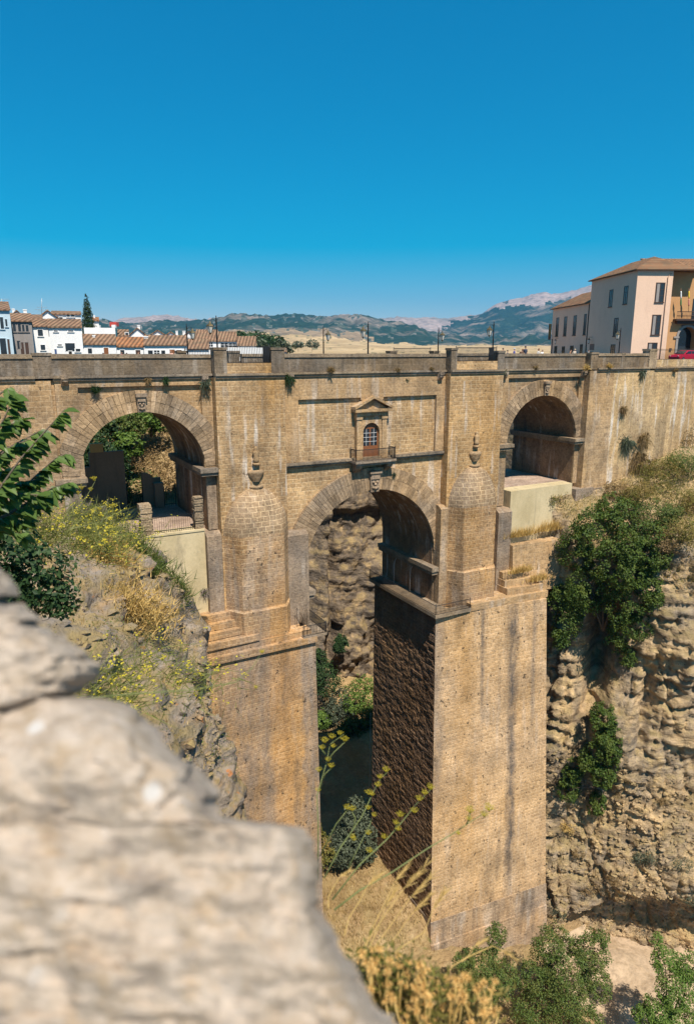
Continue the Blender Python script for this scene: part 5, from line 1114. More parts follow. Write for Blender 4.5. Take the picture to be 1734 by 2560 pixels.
stalk('yellow fennel sprig in front of the left arch jamb', [(195, 1290), (215, 1245), (232, 1215), (240, 1200)], 6.5, .006, heads=[(236, 1200, 14), (205, 1222, 13), (228, 1226, 11), (196, 1235, 13)], sub=[[(205, 1265), (200, 1245), (197, 1236)]])
stalk('small fennel sprig above the left rubble pillar', [(245, 1335), (260, 1290), (280, 1265), (300, 1255)], 6.5, .005, heads=[(282, 1268, 13), (250, 1275, 10), (252, 1290, 9)])
stalk('short fennel sprig at the foot of the gap', [(870, 2170), (900, 2110), (925, 2060), (930, 2045)], 3.3, .004, heads=[(920, 2085, 14), (885, 2100, 12), (935, 2040, 12)])
# dry grass stalks
for i, (a, b, c, lab) in enumerate(((( 880, 2440), (960, 2290), (1068, 2160), 'dry stalk with feathery head beside the pier corner'), ((905, 2440), (985, 2300), (1075, 2195), 'dry stalk just under the feathery one'), ((935, 2440), (990, 2340), (1075, 2240), 'bright straw stalk crossing the pier edge'), ((900, 2420), (965, 2250), (1015, 2170), 'straight dry stalk in front of the grass mound'), ((860, 2340), (900, 2250), (945, 2190), 'thin dry stalk nearest the pale rock'), ((820, 2270), (835, 2215), (870, 2180), 'short curved dry stalk next to the rock'), ((950, 2420), (1060, 2330), (1110, 2230), 'long dry stalk leaning over the pier front'), ((910, 2430), (945, 2320), (985, 2230), 'pale dry stalk in the middle of the clump'), ((1110, 2440), (1170, 2390), (1208, 2352), 'thick golden stem in front of the green tree'), ((1130, 2420), (1230, 2365), (1290, 2400), 'arching golden stem bending down to the right'))):
    m = [a, ((a[0]*1.1+b[0]*.9)/2-6, (a[1]+b[1])/2), b, ((b[0]+c[0])/2-4, (b[1]+c[1])/2-5), c]
    dep = 2.0+.12*(i % 4); t = stalk(lab, m, dep, .0035, 'dry')
    hm = MB(); p0 = at(*m[3], dep+.12); p1 = at(*c, dep+.16)
    for k in range(26):
        q = p0.lerp(p1, random.random()); hm.tube([q, q+(p1-p0).normalized()*.04*random.uniform(.5, 1.3)+Vector((random.uniform(-1,1), random.uniform(-1,1), random.uniform(-1,1)))*.014], [.0016, .0006], 3)
    hm.build('feathery_head', M['straw'], t)
# dried thistles at the bottom edge
def thistle(label, u, v, dep, heads):
    t = thing('dried_thistle', at(u, v, dep), label, 'plant', 'dried thistles at the bottom edge')
    s = MB(); h = MB(); root = at(u, v, dep)
    for (hu, hv, sz) in heads:
        c = at(hu, hv, dep+random.uniform(-.15, .15)); r = sz/FPX*dep
        s.tube([root, root.lerp(c, .5)+Vector((random.uniform(-.03,.03), 0, .02)), c], [.004, .003, .002], 4)
        for k in range(60):
            d = Vector(rand_dirs(1)[0]); a = d.orthogonal()*r*.13; h.add([c+a*.6, c-a*.6, c+d*r*random.uniform(.7, 1.5)+a*.2, c+d*r*1.0-a*.3], [(0,1,3,2)])
    s.build('stems', M['straw'], t); h.build('seed_heads', M['thistle'], t)
    n = len(heads)*14; C = np.array([tuple(at(hu+random.gauss(0, 26), hv+random.gauss(10, 26), dep+random.uniform(-.1, .25))) for hu, hv, _ in heads for _ in range(14)])
    N_ = rand_dirs(n); L = RNG.uniform(.012, .032, n); V, F = leaf_quads(C, N_, L, L*.3); np_mesh('leaves', V, F, M['leafyellow'], t)
random.seed(11)
tl = ['dried thistle clump right beside the pale rock edge', 'dried thistle clump under the golden stalks', 'dried thistle clump below the golden arching stem', 'dried thistle clump at the bottom edge in the middle', 'dried thistle clump with large round heads at its right end', 'sparse dried thistle higher up near the rubble foot']
for lab, (u0, u1, v0, v1, n) in zip(tl, ((905, 1010, 2400, 2480, 30), (985, 1080, 2410, 2500, 32), (1080, 1180, 2440, 2560, 26), (960, 1090, 2480, 2570, 40), (1150, 1250, 2450, 2560, 14), (890, 1000, 2370, 2430, 14))):
    thistle(lab, (u0+u1)/2, v1+90, 1.75 if u0 < 1000 else 1.9, [(random.uniform(u0, u1), random.uniform(v0, v1), random.uniform(7, 13)) for _ in range(int(n*1.3))])
# ------------------------------------------------------------ the white town beyond the bridge (left) and the palace (right)
FR = Vector((math.sin(YAW), math.cos(YAW), 0))
def house(label, u0, u1, vr, ve, dep, wins=(), doors=(), chims=(), roof='tile', wall='white', name='town_house', group=None, depth=6.5, gable=False, cat='house', vb=None, extra=None, ov=.25):
    """house whose street front faces the camera; u0-u1 front, vr ridge row, ve eave row; windows/doors as photo rectangles"""
    rc = ray((u0+u1)/2, ve); Y = Vector((rc.x, rc.y, 0)).normalized(); X = Vector((Y.y, -Y.x, 0))      # fronts square to the view line
    def atH(u, v, d_): r_ = ray(u, v); return CAM + r_*(d_/r_.dot(Y))
    a = atH(u0, ve, dep); b = atH(u1, ve, dep); zb = -1.62; ze = a.z; w = Vector((b.x-a.x, b.y-a.y, 0)).length; zr = atH((u0+u1)/2, vr, dep+depth*.45).z
    t = thing(name, (a+b)/2*1.0 if False else Vector(((a.x+b.x)/2, (a.y+b.y)/2, zb)), label, cat, group)
    A = Vector((a.x, a.y, 0))
    m = MB(); m.obox(A+Vector((0,0,zb)), X*w, Y*depth, Vector((0,0,ze-zb)))
    if gable:
        m.loft([[A+Vector((0,0,ze+.002)), A+X*w+Vector((0,0,ze+.002)), A+X*w*.5+Vector((0,0,zr))], [A+Y*depth+Vector((0,0,ze+.002)), A+Y*depth+X*w+Vector((0,0,ze+.002)), A+Y*depth+X*w*.5+Vector((0,0,zr))]])
    elif roof:
        m.loft([[A+X*s*w+Vector((0,0,ze+.002)), A+X*s*w+Y*depth+Vector((0,0,ze+.002)), A+X*s*w+Y*depth*.5+Vector((0,0,zr))] for s in (.004, .996)])
    wl_ = m.build('wall', M[wall], t)
    if roof:
        r = MB(); th = Vector((0,0,.16))
        if gable:
            for s in (0, 1):
                e = A+X*(w if s else 0)+X*((1 if s else -1)*ov)+Vector((0,0,ze-.08)); k = A+X*w*.5+Vector((0,0,zr+.03))
                r.loft([[e-Y*ov, k-Y*ov, k-Y*ov+th, e-Y*ov+th], [e+Y*(depth+ov), k+Y*(depth+ov), k+Y*(depth+ov)+th, e+Y*(depth+ov)+th]])
        else:
            for s in (0, 1):
                e = A+Y*(depth+ov if s else -ov)+Vector((0,0,ze-.06)); k = A+Y*depth*.5+Vector((0,0,zr+.03))
                r.loft([[e-X*ov*.4, k-X*ov*.4, k-X*ov*.4+th, e-X*ov*.4+th], [e+X*(w+ov*.4), k+X*(w+ov*.4), k+X*(w+ov*.4)+th, e+X*(w+ov*.4)+th]])
        ro = r.build('roof', M[roof], t)
    def rect(q, nm, mat, dz=.05, fr_=True):
        (x0, y0), (x1, y1) = (q[0], q[2]), (q[1], q[3])
        p = atH(x0, y1, dep); s = atH(x1, y0, dep); ww = (Vector((s.x-p.x, s.y-p.y, 0))).length; zz0 = max(p.z, zb); h = s.z-zz0
        P0 = Vector((p.x, p.y, zz0))
        f = MB()
        fw = .08
        f.obox(P0-Y*.05-X*fw, X*fw, Y*.12, Vector((0,0,h))); f.obox(P0-Y*.05+X*ww, X*fw, Y*.12, Vector((0,0,h))); f.obox(P0-Y*.055-X*fw+Vector((0,0,h)), X*(ww+2*fw), Y*.12, Vector((0,0,fw)))
        if nm == 'window': f.obox(P0-Y*.12-X*.12-Vector((0,0,.1)), X*(ww+.24), Y*.16, Vector((0,0,.098)))
        fo = f.build(nm, M[wall], t)
        g_ = MB(); g_.obox(P0-Y*.02, X*ww, Y*.03, Vector((0,0,h))); g_.build('pane' if nm == 'window' else 'leaf_door', M[mat], fo)
        if nm == 'window' and ww > .7:
            b_ = MB(); b_.obox(P0-Y*.035+X*(ww*.5-.03), X*.06, Y*.012, Vector((0,0,h))); b_.obox(P0-Y*.034+Vector((0,0,h*.5)), X*ww, Y*.01, Vector((0,0,.05))); b_.build('glazing_bar', M['white'], fo)
    for q in wins: rect(q, 'window', 'glass')
    for q in doors: rect(q, 'door', q[4] if len(q) > 4 else 'darkwood')
    for (u, w_, vt) in chims:
        p = atH(u, vt, dep+depth*.3); cw = w_/FPX*dep; c = MB(); base = Vector((p.x, p.y, min(ze, p.z-.4)-.1))
        c.obox(base-X*cw*.5, X*cw, Y*cw, Vector((0,0,p.z-base.z))); c.obox(base-X*cw*.62-Y*cw*.12+Vector((0,0,p.z-base.z+.002)), X*cw*1.24, Y*cw*1.24, Vector((0,0,.14)))
        c.build('chimney', M[wall], t)
    return t
TG = 'white houses of the old town beyond the bridge'
house('leftmost bluish white house with dark balcony door cut by the left frame edge', -75, 24, 756, 773, 92, wins=[(3, 8, 793, 822), (15, 18, 798, 816)], doors=[(4, 16, 846, 888, 'glass'), (21, 24, 848, 888)], roof='tile', wall='shadedwhite', group=TG, depth=10)
h2 = house('grey brown house with a long dark balcony left of the white gable houses', 26, 79, 786, 803, 99, wins=[(34, 39, 808, 829), (47, 52, 810, 829), (57, 61, 812, 829), (66, 71, 813, 829)], doors=[(45, 51, 852, 872, 'glass'), (54, 59, 856, 888), (66, 71, 856, 888)], roof='tile', wall='brownwall', group=TG, depth=8)
p = atH(38, 846, 98.2); q = atH(78, 846, 98.2); L = (q-p).length; m = MB(); m.obox(p-FR*.7, cR*L, FR*.9, Vector((0,0,.16))); bb = m.build('balcony', M['darkwood'], h2); railing(p-FR*.68+Vector((0,0,.16)), p-FR*.68+cR*L+Vector((0,0,.16)), 1.0, .13, parent=bb)
h3 = house('two storey white house with barred upper window left of the garage house', 79, 122, 800, 816, 102, wins=[(96, 107, 824, 840), (103, 113, 862, 875)], roof='tile', group=TG, depth=7)
h4 = house('two storey white house with slot windows and open garage under a lean-to', 122, 204, 800, 818, 101.5, wins=[(135, 145, 826, 829), (171, 184, 826, 829), (145, 155, 861, 864), (189, 201, 872, 879)], doors=[(138, 142, 873, 888, 'bluedoor'), (165, 187, 858, 878, 'glass'), (173, 180, 878, 888, 'iron')], roof='tile', group=TG, depth=7)
def leanto(h, u0, u1, v0, v1, dep, mat='tile'):
    a = atH(u0, v1, dep); b = atH(u1, v1, dep); c = atH(u0, v0, dep+.3); w = (b-a).length; m = MB(); A = Vector((a.x, a.y, a.z)); up = Vector((0,0,c.z-a.z))
    m.loft([[A-FR*.9, A+FR*.02+up, A+FR*.02+up-Vector((0,0,.15)), A-FR*.9-Vector((0,0,.12))], [A-FR*.9+cR*w, A+FR*.02+up+cR*w, A+FR*.02+up+cR*w-Vector((0,0,.15)), A-FR*.9+cR*w-Vector((0,0,.12))]]); m.build('lean_to_roof', M[mat], h)
leanto(h3, 80, 127, 840, 851, 102); leanto(h4, 162, 203, 847, 854, 101.5)
house('low white house with brown roof and thin chimney right of the garage house', 207, 290, 838, 861, 103, wins=[(221, 230, 871, 884)], doors=[(261, 271, 869, 888, 'wood')], chims=[(235, 6, 840)], group=TG)
house('low white house with a bright orange tiled roof', 291, 360, 845, 867, 103.5, wins=[(302, 311, 875, 888)], doors=[(340, 351, 875, 888, 'darkwood')], roof='tileo', group=TG)
house('long low white house with five dark openings and a broad brown roof', 361, 467, 841, 863, 102.5, wins=[(371, 382, 876, 888), (386, 399, 876, 888)], doors=[(404, 413, 876, 888, 'glass'), (425, 437, 874, 888, 'wood'), (442, 454, 875, 888, 'wood')], chims=[(365, 9, 843)], group=TG)
house('lower brown roof right of the long low house behind the far lamp', 470, 522, 850, 873, 112, group=TG)
house('white house with wide brown roof and four upper windows behind the left tower', 486, 592, 831, 853, 128, wins=[(521, 532, 856, 867), (552, 570, 857, 868), (572, 590, 858, 868)], group=TG)
house('brown tiled roof right of the four window house', 594, 640, 843, 864, 124, group=TG)
house('white walled house seen through the left tower railing', 560, 668, 866, 869, 118, roof=None, group=TG, wins=[(575, 600, 879, 888)])
# second row
def flat(label, u0, u1, v0, dep, wall='white', depth=5, **k): return house(label, u0, u1, v0, v0, dep, roof=None, wall=wall, depth=depth, group=TG, **k)
h = flat('white terrace wall with raised corners behind the thin chimney house', 210, 288, 819, 112); 
m = MB()
for (ua, ub, vt) in ((210, 222, 815), (241, 249, 813), (279, 288, 812)):
    a = atH(ua, vt, 112); b = atH(ub, vt, 112); m.obox(Vector((a.x, a.y, atH(ua, 819.5, 112).z)), cR*(b-a).length, FR*.6, Vector((0,0,a.z-atH(ua, 819.5, 112).z)))
m.build('raised_corner', M['white'], h)
a = atH(275, 815, 114); b = atH(291, 805, 114); m = MB(); m.obox(a, cR*(Vector((b.x-a.x, b.y-a.y, 0))).length, FR*1.2, Vector((0,0,b.z-a.z))); m.obox(a-cR*.0-Vector((0,0,.1)), cR*.12, FR*.12, Vector((0,0,.099))); tag(m.build('water_tank', M['redbox']), 'small red box standing on the white terrace wall', 'tank')
house('white gable with round chimney behind the orange roof', 322, 368, 823, 842, 122, chims=[(347, 6, 815)], gable=True, group=TG)
house('brown roof with dormer window left of the white gable', 296, 322, 826, 840, 121, wins=[(314, 321, 832, 841)], group=TG)
house('low wide white gable behind the long low house', 372, 418, 828, 842, 126, gable=True, group=TG, wins=[(396, 400, 838, 842)])
house('white gable between two small domed chimneys', 408, 447, 832, 845, 130, chims=[(442, 5, 829)], gable=True, group=TG)
house('small white house with dark window behind the far lamp', 455, 490, 831, 846, 134, chims=[(460, 6, 829), (484, 5, 830)], wins=[(469, 481, 844, 848)], group=TG, gable=True)
house('long roof line right of the far lamp', 492, 545, 826, 840, 150, chims=[(539, 4, 831)], group=TG)
house('tall white gable behind the two storey houses', 88, 154, 780, 802, 116, gable=True, group=TG)
house('white house with domed chimney behind the brown balcony house', 26, 62, 780, 796, 116, chims=[(34, 5, 774)], gable=True, group=TG)
house('small brown roofed house below the tall white gable', 72, 106, 789, 797, 112, group=TG, chims=[(63, 7, 776)])
house('white attic house with two square windows and red lower roof', 130, 202, 780, 785, 118, wins=[(168, 174, 785, 792), (179, 186, 785, 792), (149, 157, 793, 799)], group=TG)
house('white house with a small red roof right of the cypress', 233, 247, 795, 802, 120, roof='tileo', chims=[(236, 3, 790)], group=TG)
house('distant white house right of the left tower post', 706, 716, 872, 880, 140, group=TG)
# cypress, antennas
c = atH(222, 818, 110)
tz = atH(222, 747, 110).z
cb = [(c.x, c.y, -1.5+(tz+1.5)*k, r, r, 1.3) for k, r in ((.25, .9), (.4, 1.0), (.52, 1.02), (.64, .96), (.74, .84), (.83, .64), (.91, .42), (.965, .22))]
tree('cypress_tree', 'slim dark cypress rising above the white roofs', (c.x, c.y, -1.6), cb, 5000, .26, 'cypress', r=.12, gap=.5, thr=-.3, aspect=.4)
def antenna(u, vt, vb, dep, label, arms):
    a = atH(u, vb, dep); b = atH(u, vt, dep); m = MB(); m.tube([a, b], .035, 5)
    for (v, hw) in arms:
        z = atH(u, v, dep); m.tube([z-cR*hw, z+cR*hw], .02, 4)
        for k in range(6): q = z-cR*hw+cR*hw*2*k/5; m.tube([q-FR*.25, q+FR*.25], .012, 3)
    tag(m.build('roof_antenna', M['galv']), label, 'antenna')
antenna(105, 746, 784, 115, 'tall thin television antenna over the tall white gable', [(768, .8), (774, 1.1), (777, .7)])
antenna(5, 747, 764, 94, 'small television antenna on the leftmost bluish house', [(748, .9)])
# ---- palace: pink wing, pink corner block, orange front
C0 = Vector((82.6, 10.6, -1.32))
def facade_box(m, o, a0, a1, b0, b1, z0, z1): m.obox(o+BA*a0+BB*b0+Vector((0,0,z0)), BA*(a1-a0), BB*(b1-b0), Vector((0,0,z1-z0)))
def opening(t, face, s, z, w, h, wall, pane='glass', nm='window', shutters=False, deep=.0):
    """face 'A': the shaded long side (along BA at b=0), 'B': the sunlit front (along BB at a=0)"""
    o = C0 if t is None else C0
    D_ = BA if face == 'A' else BB; N_ = -BB if face == 'A' else -BA
    P0 = C0 + D_*s + Vector((0,0,z+1.32-1.32)) + N_*deep
    f = MB(); fw = .11
    f.obox(P0-D_*fw+N_*.0, D_*fw, N_*.05, Vector((0,0,h))); f.obox(P0+D_*w, D_*fw, N_*.05, Vector((0,0,h))); f.obox(P0-D_*fw+Vector((0,0,h)), D_*(w+2*fw), N_*.055, Vector((0,0,fw))); f.obox(P0-D_*.15-Vector((0,0,.12)), D_*(w+.3), N_*.14, Vector((0,0,.118)))
    fo = f.build(nm, M['darkwood'], t)
    g_ = MB(); g_.obox(P0+N_*.012, D_*w, N_*.006, Vector((0,0,h))); g_.build('pane' if nm == 'window' else 'leaf_door', M[pane], fo)
    b_ = MB(); b_.obox(P0+N_*.02+D_*(w*.5-.04), D_*.08, N_*.02, Vector((0,0,h)));
    for k in (.33, .66): b_.obox(P0+N_*.019+Vector((0,0,h*k)), D_*w, N_*.012, Vector((0,0,.05)))
    b_.build('glazing_bar', M['darkwood'], fo)
    if shutters:
        s_ = MB(); s_.obox(P0+N_*.03+D_*w*.05, D_*w*.36, N_*.03, Vector((0,0,h*.98))); s_.build('curtain', M['brownwall'], fo)
pk = thing('pink_palace', C0, 'pink three storey palace block with hipped tile roof at the right', 'building')
ZE = atH(1588, 672, (C0-CAM).dot(FR)).z+1.32
m = MB(); facade_box(m, C0, 0, 15.6, 0, 5.1, 0, ZE); m.build('wall', M['pink'], pk)
def hip(m, a0, a1, b0, b1, z, zr, ra0, ra1, rb):
    q = lambda a, b, zz: C0+BA*a+BB*b+Vector((0,0,zz))
    E = [q(a0, b0, z), q(a1, b0, z), q(a1, b1, z), q(a0, b1, z)]; r0, r1 = q(ra0, rb, zr), q(ra1, rb, zr)
    m.add([*E, r0, r1], [(0,3,4), (0,4,5,1), (1,5,2), (3,2,5,4)]); m.add([e-Vector((0,0,.14)) for e in E]+E, [(0,1,2,3),(0,4,5,1),(1,5,6,2),(2,6,7,3),(3,7,4,0)])
r = MB(); hip(r, -.45, 16.1, -.45, 9.0, ZE-.05, ZE+2.2, 4.4, 11.5, 4.3); r.build('roof', M['tileA'], pk)
for (s, z, w, h) in ((7.5, ZE-4.55, 1.0, 2.35), (2.6, ZE-4.45, 1.05, 2.35), (4.9, ZE-8.9, 1.15, 2.5), (5.2, .2, 1.25, 2.0)): opening(pk, 'A', s, z, w, h, 'pink')
for (s, z, w, h) in ((2.85, ZE-4.4, 1.1, 2.5), (2.75, ZE-8.8, 1.1, 2.6), (2.5, .1, 1.2, 2.3)): opening(pk, 'B', s, z, w, h, 'pink', shutters=True)
m = MB(); m.tube([C0-BA*.1+BB*4.75+Vector((0,0,ZE-.5)), C0-BA*.12+BB*4.35+Vector((0,0,ZE-1.0)), C0-BA*.1+BB*4.3+Vector((0,0,.2))], .07, 6); m.build('drainpipe', M['pink'], pk)
def plaque(t, s, z, w, h): m = MB(); m.obox(C0+BA*s-BB*.04+Vector((0,0,z)), BA*w, BB*.039, Vector((0,0,h))); m.build('plaque', M['brownsign'], t)
plaque(pk, 12.7, 1.5, 1.7, .95); plaque(pk, 13.0, .75, 1.2, .5)
def wall_lantern(t, s, z):
    m = MB(); p = C0+BA*s-BB*.55+Vector((0,0,z)); m.tube([p+BB*.55+Vector((0,0,.9)), p+Vector((0,0,.95)), p+Vector((0,0,.75))], .03, 5); m.lathe([(.02, .75), (.22, .6), (.24, .52)], p, 6); m.lathe([(.12, -.02), (.1, -.1), (.02, -.16)], p, 6)
    o = m.build('wall_lantern', M['iron'], t); g_ = MB(); g_.lathe([(.12, 0), (.22, .5)], p, 6, smooth=False); g_.build('lantern_glass', M['lampglass'], o)
wall_lantern(pk, 13.7, 2.6)
wg = thing('pink_wing', C0+BA*25, 'lower pink wing with a row of tall windows left of the palace block', 'building')
ZW = atH(1380, 771, (C0+BA*33-CAM).dot(FR)).z+1.32
m = MB(); facade_box(m, C0, 15.9, 33.5, .35, 8, 0, ZW); m.build('wall', M['pink'], wg)
r = MB(); hip(r, 15.9, 34.0, -.1, 8.6, ZW-.05, ZW+2.4, 15.9, 30, 4.2); r.build('roof', M['tileA'], wg)
for (s, w) in ((30.2, 1.15), (26.2, 1.15), (21.8, 1.15), (17.6, .8)): opening(wg, 'A', s, 4.0, w, 3.2, 'pink', deep=-.35); 
for (s, w, h) in ((30.2, 1.15, 2.0), (26.3, 1.2, 1.9), (22.3, 1.3, 2.0), (18.3, .9, 2.2)): opening(wg, 'A', s, .15, w, h, 'pink', deep=-.35)
m = MB(); m.tube([C0+BA*16.6+BB*.25+Vector((0,0,.2)), C0+BA*16.6+BB*.25+Vector((0,0,ZW-.3))], .07, 5); m.tube([C0+BA*32.7+BB*.25+Vector((0,0,.2)), C0+BA*32.7+BB*.25+Vector((0,0,3.6))], .07, 5); m.build('drainpipe', M['darkwood'], wg)
sg_ = MB(); sg_.obox(C0+BA*33.1+BB*.1+Vector((0,0,3.4)), BA*.08, -BB*.5, Vector((0,0,2.9))); so_ = sg_.build('hanging_sign', M['brownsign'], wg)
fc = bpy.data.curves.new('letters', 'FONT'); fc.body = '\n'.join('PARADOR'); fc.size = .5; fc.align_x = 'CENTER'; fc.space_line = .62; fc.extrude = .01
fo_ = bpy.data.objects.new('letters_tmp', fc); COL.objects.link(fo_); dg = bpy.context.evaluated_depsgraph_get(); me = bpy.data.meshes.new_from_object(fo_.evaluated_get(dg)); bpy.data.objects.remove(fo_)
me.materials.clear(); lo = link_mesh('gilt_letters', me, M['gold'], so_)
lo.matrix_local = Matrix.Translation(C0+BA*33.08-BB*.15+Vector((0,0,5.85))-wloc(so_)) @ Matrix((BB, Vector((0,0,1)), -BA)).transposed().to_4x4()
wall_lantern(wg, 28.7, 2.7)
og = thing('orange_palace', C0+BA*2+BB*12, 'orange palace front with arched doorway and dark balcony at the right edge', 'building')
m = MB(); OA = 1.6
facade_box(m, C0, OA, 16, 5.1, 7.6, 0, ZE-.2); facade_box(m, C0, OA, 16, 10.2, 24, 0, ZE-.2)
n = 14
for i in range(n):
    t0, t1 = math.pi*i/n, math.pi*(i+1)/n; q = lambda t_: (8.9+1.3*math.cos(t_), 3.4+1.3*math.sin(t_)); p0, p1 = q(t0), q(t1)
    m.loft([[C0+BA*a+BB*b+Vector((0,0,z)) for b, z in ((p0[0], p0[1]), (p0[0], ZE-.2), (p1[0], ZE-.2), (p1[0], p1[1]))] for a in (OA, 16)])
m.build('wall', M['orange'], og)
m = MB(); facade_box(m, C0, OA+1.2, OA+1.4, 7.6, 10.2, 0, 5); m.build('doorway', M['glass'], og)
m = MB()
for i in range(n):
    t0, t1 = math.pi*i/n, math.pi*(i+1)/n; pts = [(8.9+r_*math.cos(t_), 3.4+r_*math.sin(t_)) for r_, t_ in ((1.3, t0), (1.62, t0), (1.62, t1), (1.3, t1))]
    m.loft([[C0+BA*a+BB*b+Vector((0,0,z)) for b, z in pts] for a in (OA-.12, OA+.0-.003)])
facade_box(m, C0, OA-.12, OA-.003, 7.28, 7.6, 0, 3.4); facade_box(m, C0, OA-.12, OA-.003, 10.2, 10.52, 0, 3.4); facade_box(m, C0, OA-.16, OA-.003, 6.9, 7.7, 3.15, 3.4)
m.build('arch_moulding', M['brownwall'], og)
r = MB(); q = lambda a, b, zz: C0+BA*a+BB*b+Vector((0,0,zz))
r.add([q(OA-.5, 4.2, ZE-.22), q(OA-.5, 24.5, ZE-.22), q(8.5, 24.5, ZE+2.3), q(8.5, 4.2, ZE+2.3), q(OA-.5, 4.2, ZE-.08), q(OA-.5, 24.5, ZE-.08), q(8.5, 24.5, ZE+2.45), q(8.5, 4.2, ZE+2.45)], [(3,2,1,0),(4,5,6,7),(0,1,5,4),(1,2,6,5),(2,3,7,6),(3,0,4,7)]); r.build('roof', M['tileB'], og)
m = MB(); facade_box(m, C0, OA-.95, OA-.003, 6.55, 11.6, 5.55, 5.8); facade_box(m, C0, OA-.6, OA-.003, 6.9, 11.2, 5.15, 5.547); bo = m.build('balcony', M['darkwood'], og)
m = MB()
for z in (6.2, 6.78): m.tube([q(OA-.9, 6.6, z), q(OA-.9, 11.5, z)], .05, 4)
for i in range(26): b = 6.6+4.9*i/25; m.tube([q(OA-.9, b, 5.8), q(OA-.9, b, 6.8)], .02, 4)
m.build('balcony_rail', M['darkwood'], bo)
m = MB(); facade_box(m, C0, OA-.06, OA-.003, 9.2, 10.6, 5.85, 8.6); m.build('balcony_door', M['glass'], og)
m = MB(); facade_box(m, C0, OA-.06, OA-.003, 7.9, 9.9, 4.72, 5.05); m.build('plaque', M['brownsign'], og)
m = MB(); facade_box(m, C0, OA-.15, OA-.003, 6.45, 6.75, 1.4, 1.75); m.build('letter_box', M['darkwood'], og)
def flag(b, cols, label):
    t = thing('flag', q(OA-.9, b, 6.8), label, 'flag', None); m = MB(); p0 = q(OA-.85, b+.1, 6.7); p1 = q(OA-1.1, b-.35, 9.9); m.tube([p0, p1], .03, 5); m.build('pole', M['wood'], t)
    n_ = len(cols)
    for k, c in enumerate(cols):
        f = MB(); za, zb_ = .12+.62*k/n_*1.0, .12+.62*(k+1)/n_; rings = []
        for e in np.linspace(1-za, 1-zb_, 6):
            c0 = p0.lerp(p1, e); rings.append([c0+Vector((math.cos(6.28*j/8)*(.10+.03*math.sin(e*20)), math.sin(6.28*j/8)*.09-.02, 0)) for j in range(8)])
        f.loft(rings, smooth=True); f.build('cloth', M[c], t)
flag(7.0, ['flagwhite', 'flaggreen'], 'furled green and white flag on the orange palace balcony'); flag(8.15, ['flagyellow', 'flagred'], 'furled yellow and red flag on the orange palace balcony')
# ---- street lamps
def lamp(x, y, zt, side, label, zb=-1.35, h=None, sc=1.0):
    t = thing('street_lamp', (x, y, zb), label, 'street lamp', 'black iron street lamps along the bridge')
    m = MB(); H = zt-zb
    m.lathe([(.17, 0), (.17, .25), (.12, .4), (.085, .9), (.08, 1.0), (.065, H*.55), (.09, H*.56), (.06, H*.6), (.055, H-.35), (.07, H-.3), (.03, H-.2), (.05, H-.1), (.005, H)], (x, y, zb), 8)
    m.tube([(x, y, zt-.55), (x+side*.25, y, zt-.35), (x+side*.5, y, zt-.42), (x+side*.56, y, zt-.62)], .022, 5); m.tube([(x, y, zt-1.15), (x+side*.22, y, zt-.85), (x+side*.42, y, zt-.5)], .018, 5)
    m.build('pole', M['iron'], t)
    c = (x+side*.56, y, zt-1.42); l = MB(); l.lathe([(.01, .95), (.06, .86), (.11, .74), (.29, .62), (.33, .52), (.31, .50)], c, 6, smooth=False); l.lathe([(.13, -.02), (.10, -.1), (.03, -.16), (.01, -.24)], c, 6, smooth=False)
    for k in range(6):
        a = 2*math.pi*k/6; l.tube([(c[0]+.16*math.cos(a), c[1]+.16*math.sin(a), c[2]-.02), (c[0]+.295*math.cos(a), c[1]+.295*math.sin(a), c[2]+.5)], .016, 4)
    lo_ = l.build('lantern', M['brass'], t); g_ = MB(); g_.lathe([(.15, -.02), (.28, .5)], c, 6, smooth=False); g_.build('lantern_glass', M['lampglass'], lo_)
for (u, v, y, s, lab) in ((540, 788, .3, -1, 'tall street lamp on the parapet post at the left tower'), (466, 808, 10.2, 1, 'street lamp in front of the white houses left of the tall one'), (808, 815, 10.2, 1, 'street lamp before the golden fields on the far parapet'), (920, 803, .75, -1, 'street lamp over the balcony window before the wooded ridge'), (1096, 818, 10.2, 1, 'street lamp on the far parapet just left of the right tower'), (1234, 803, .3, -1, 'street lamp at the right end of the right tower railing')):
    p = onY(u, v, y); lamp(p.x, p.y, p.z, s, lab)
p = onY(1551, 819, 7.5); lamp(p.x, p.y, p.z, -1, 'street lamp with curled arm in front of the pink palace')
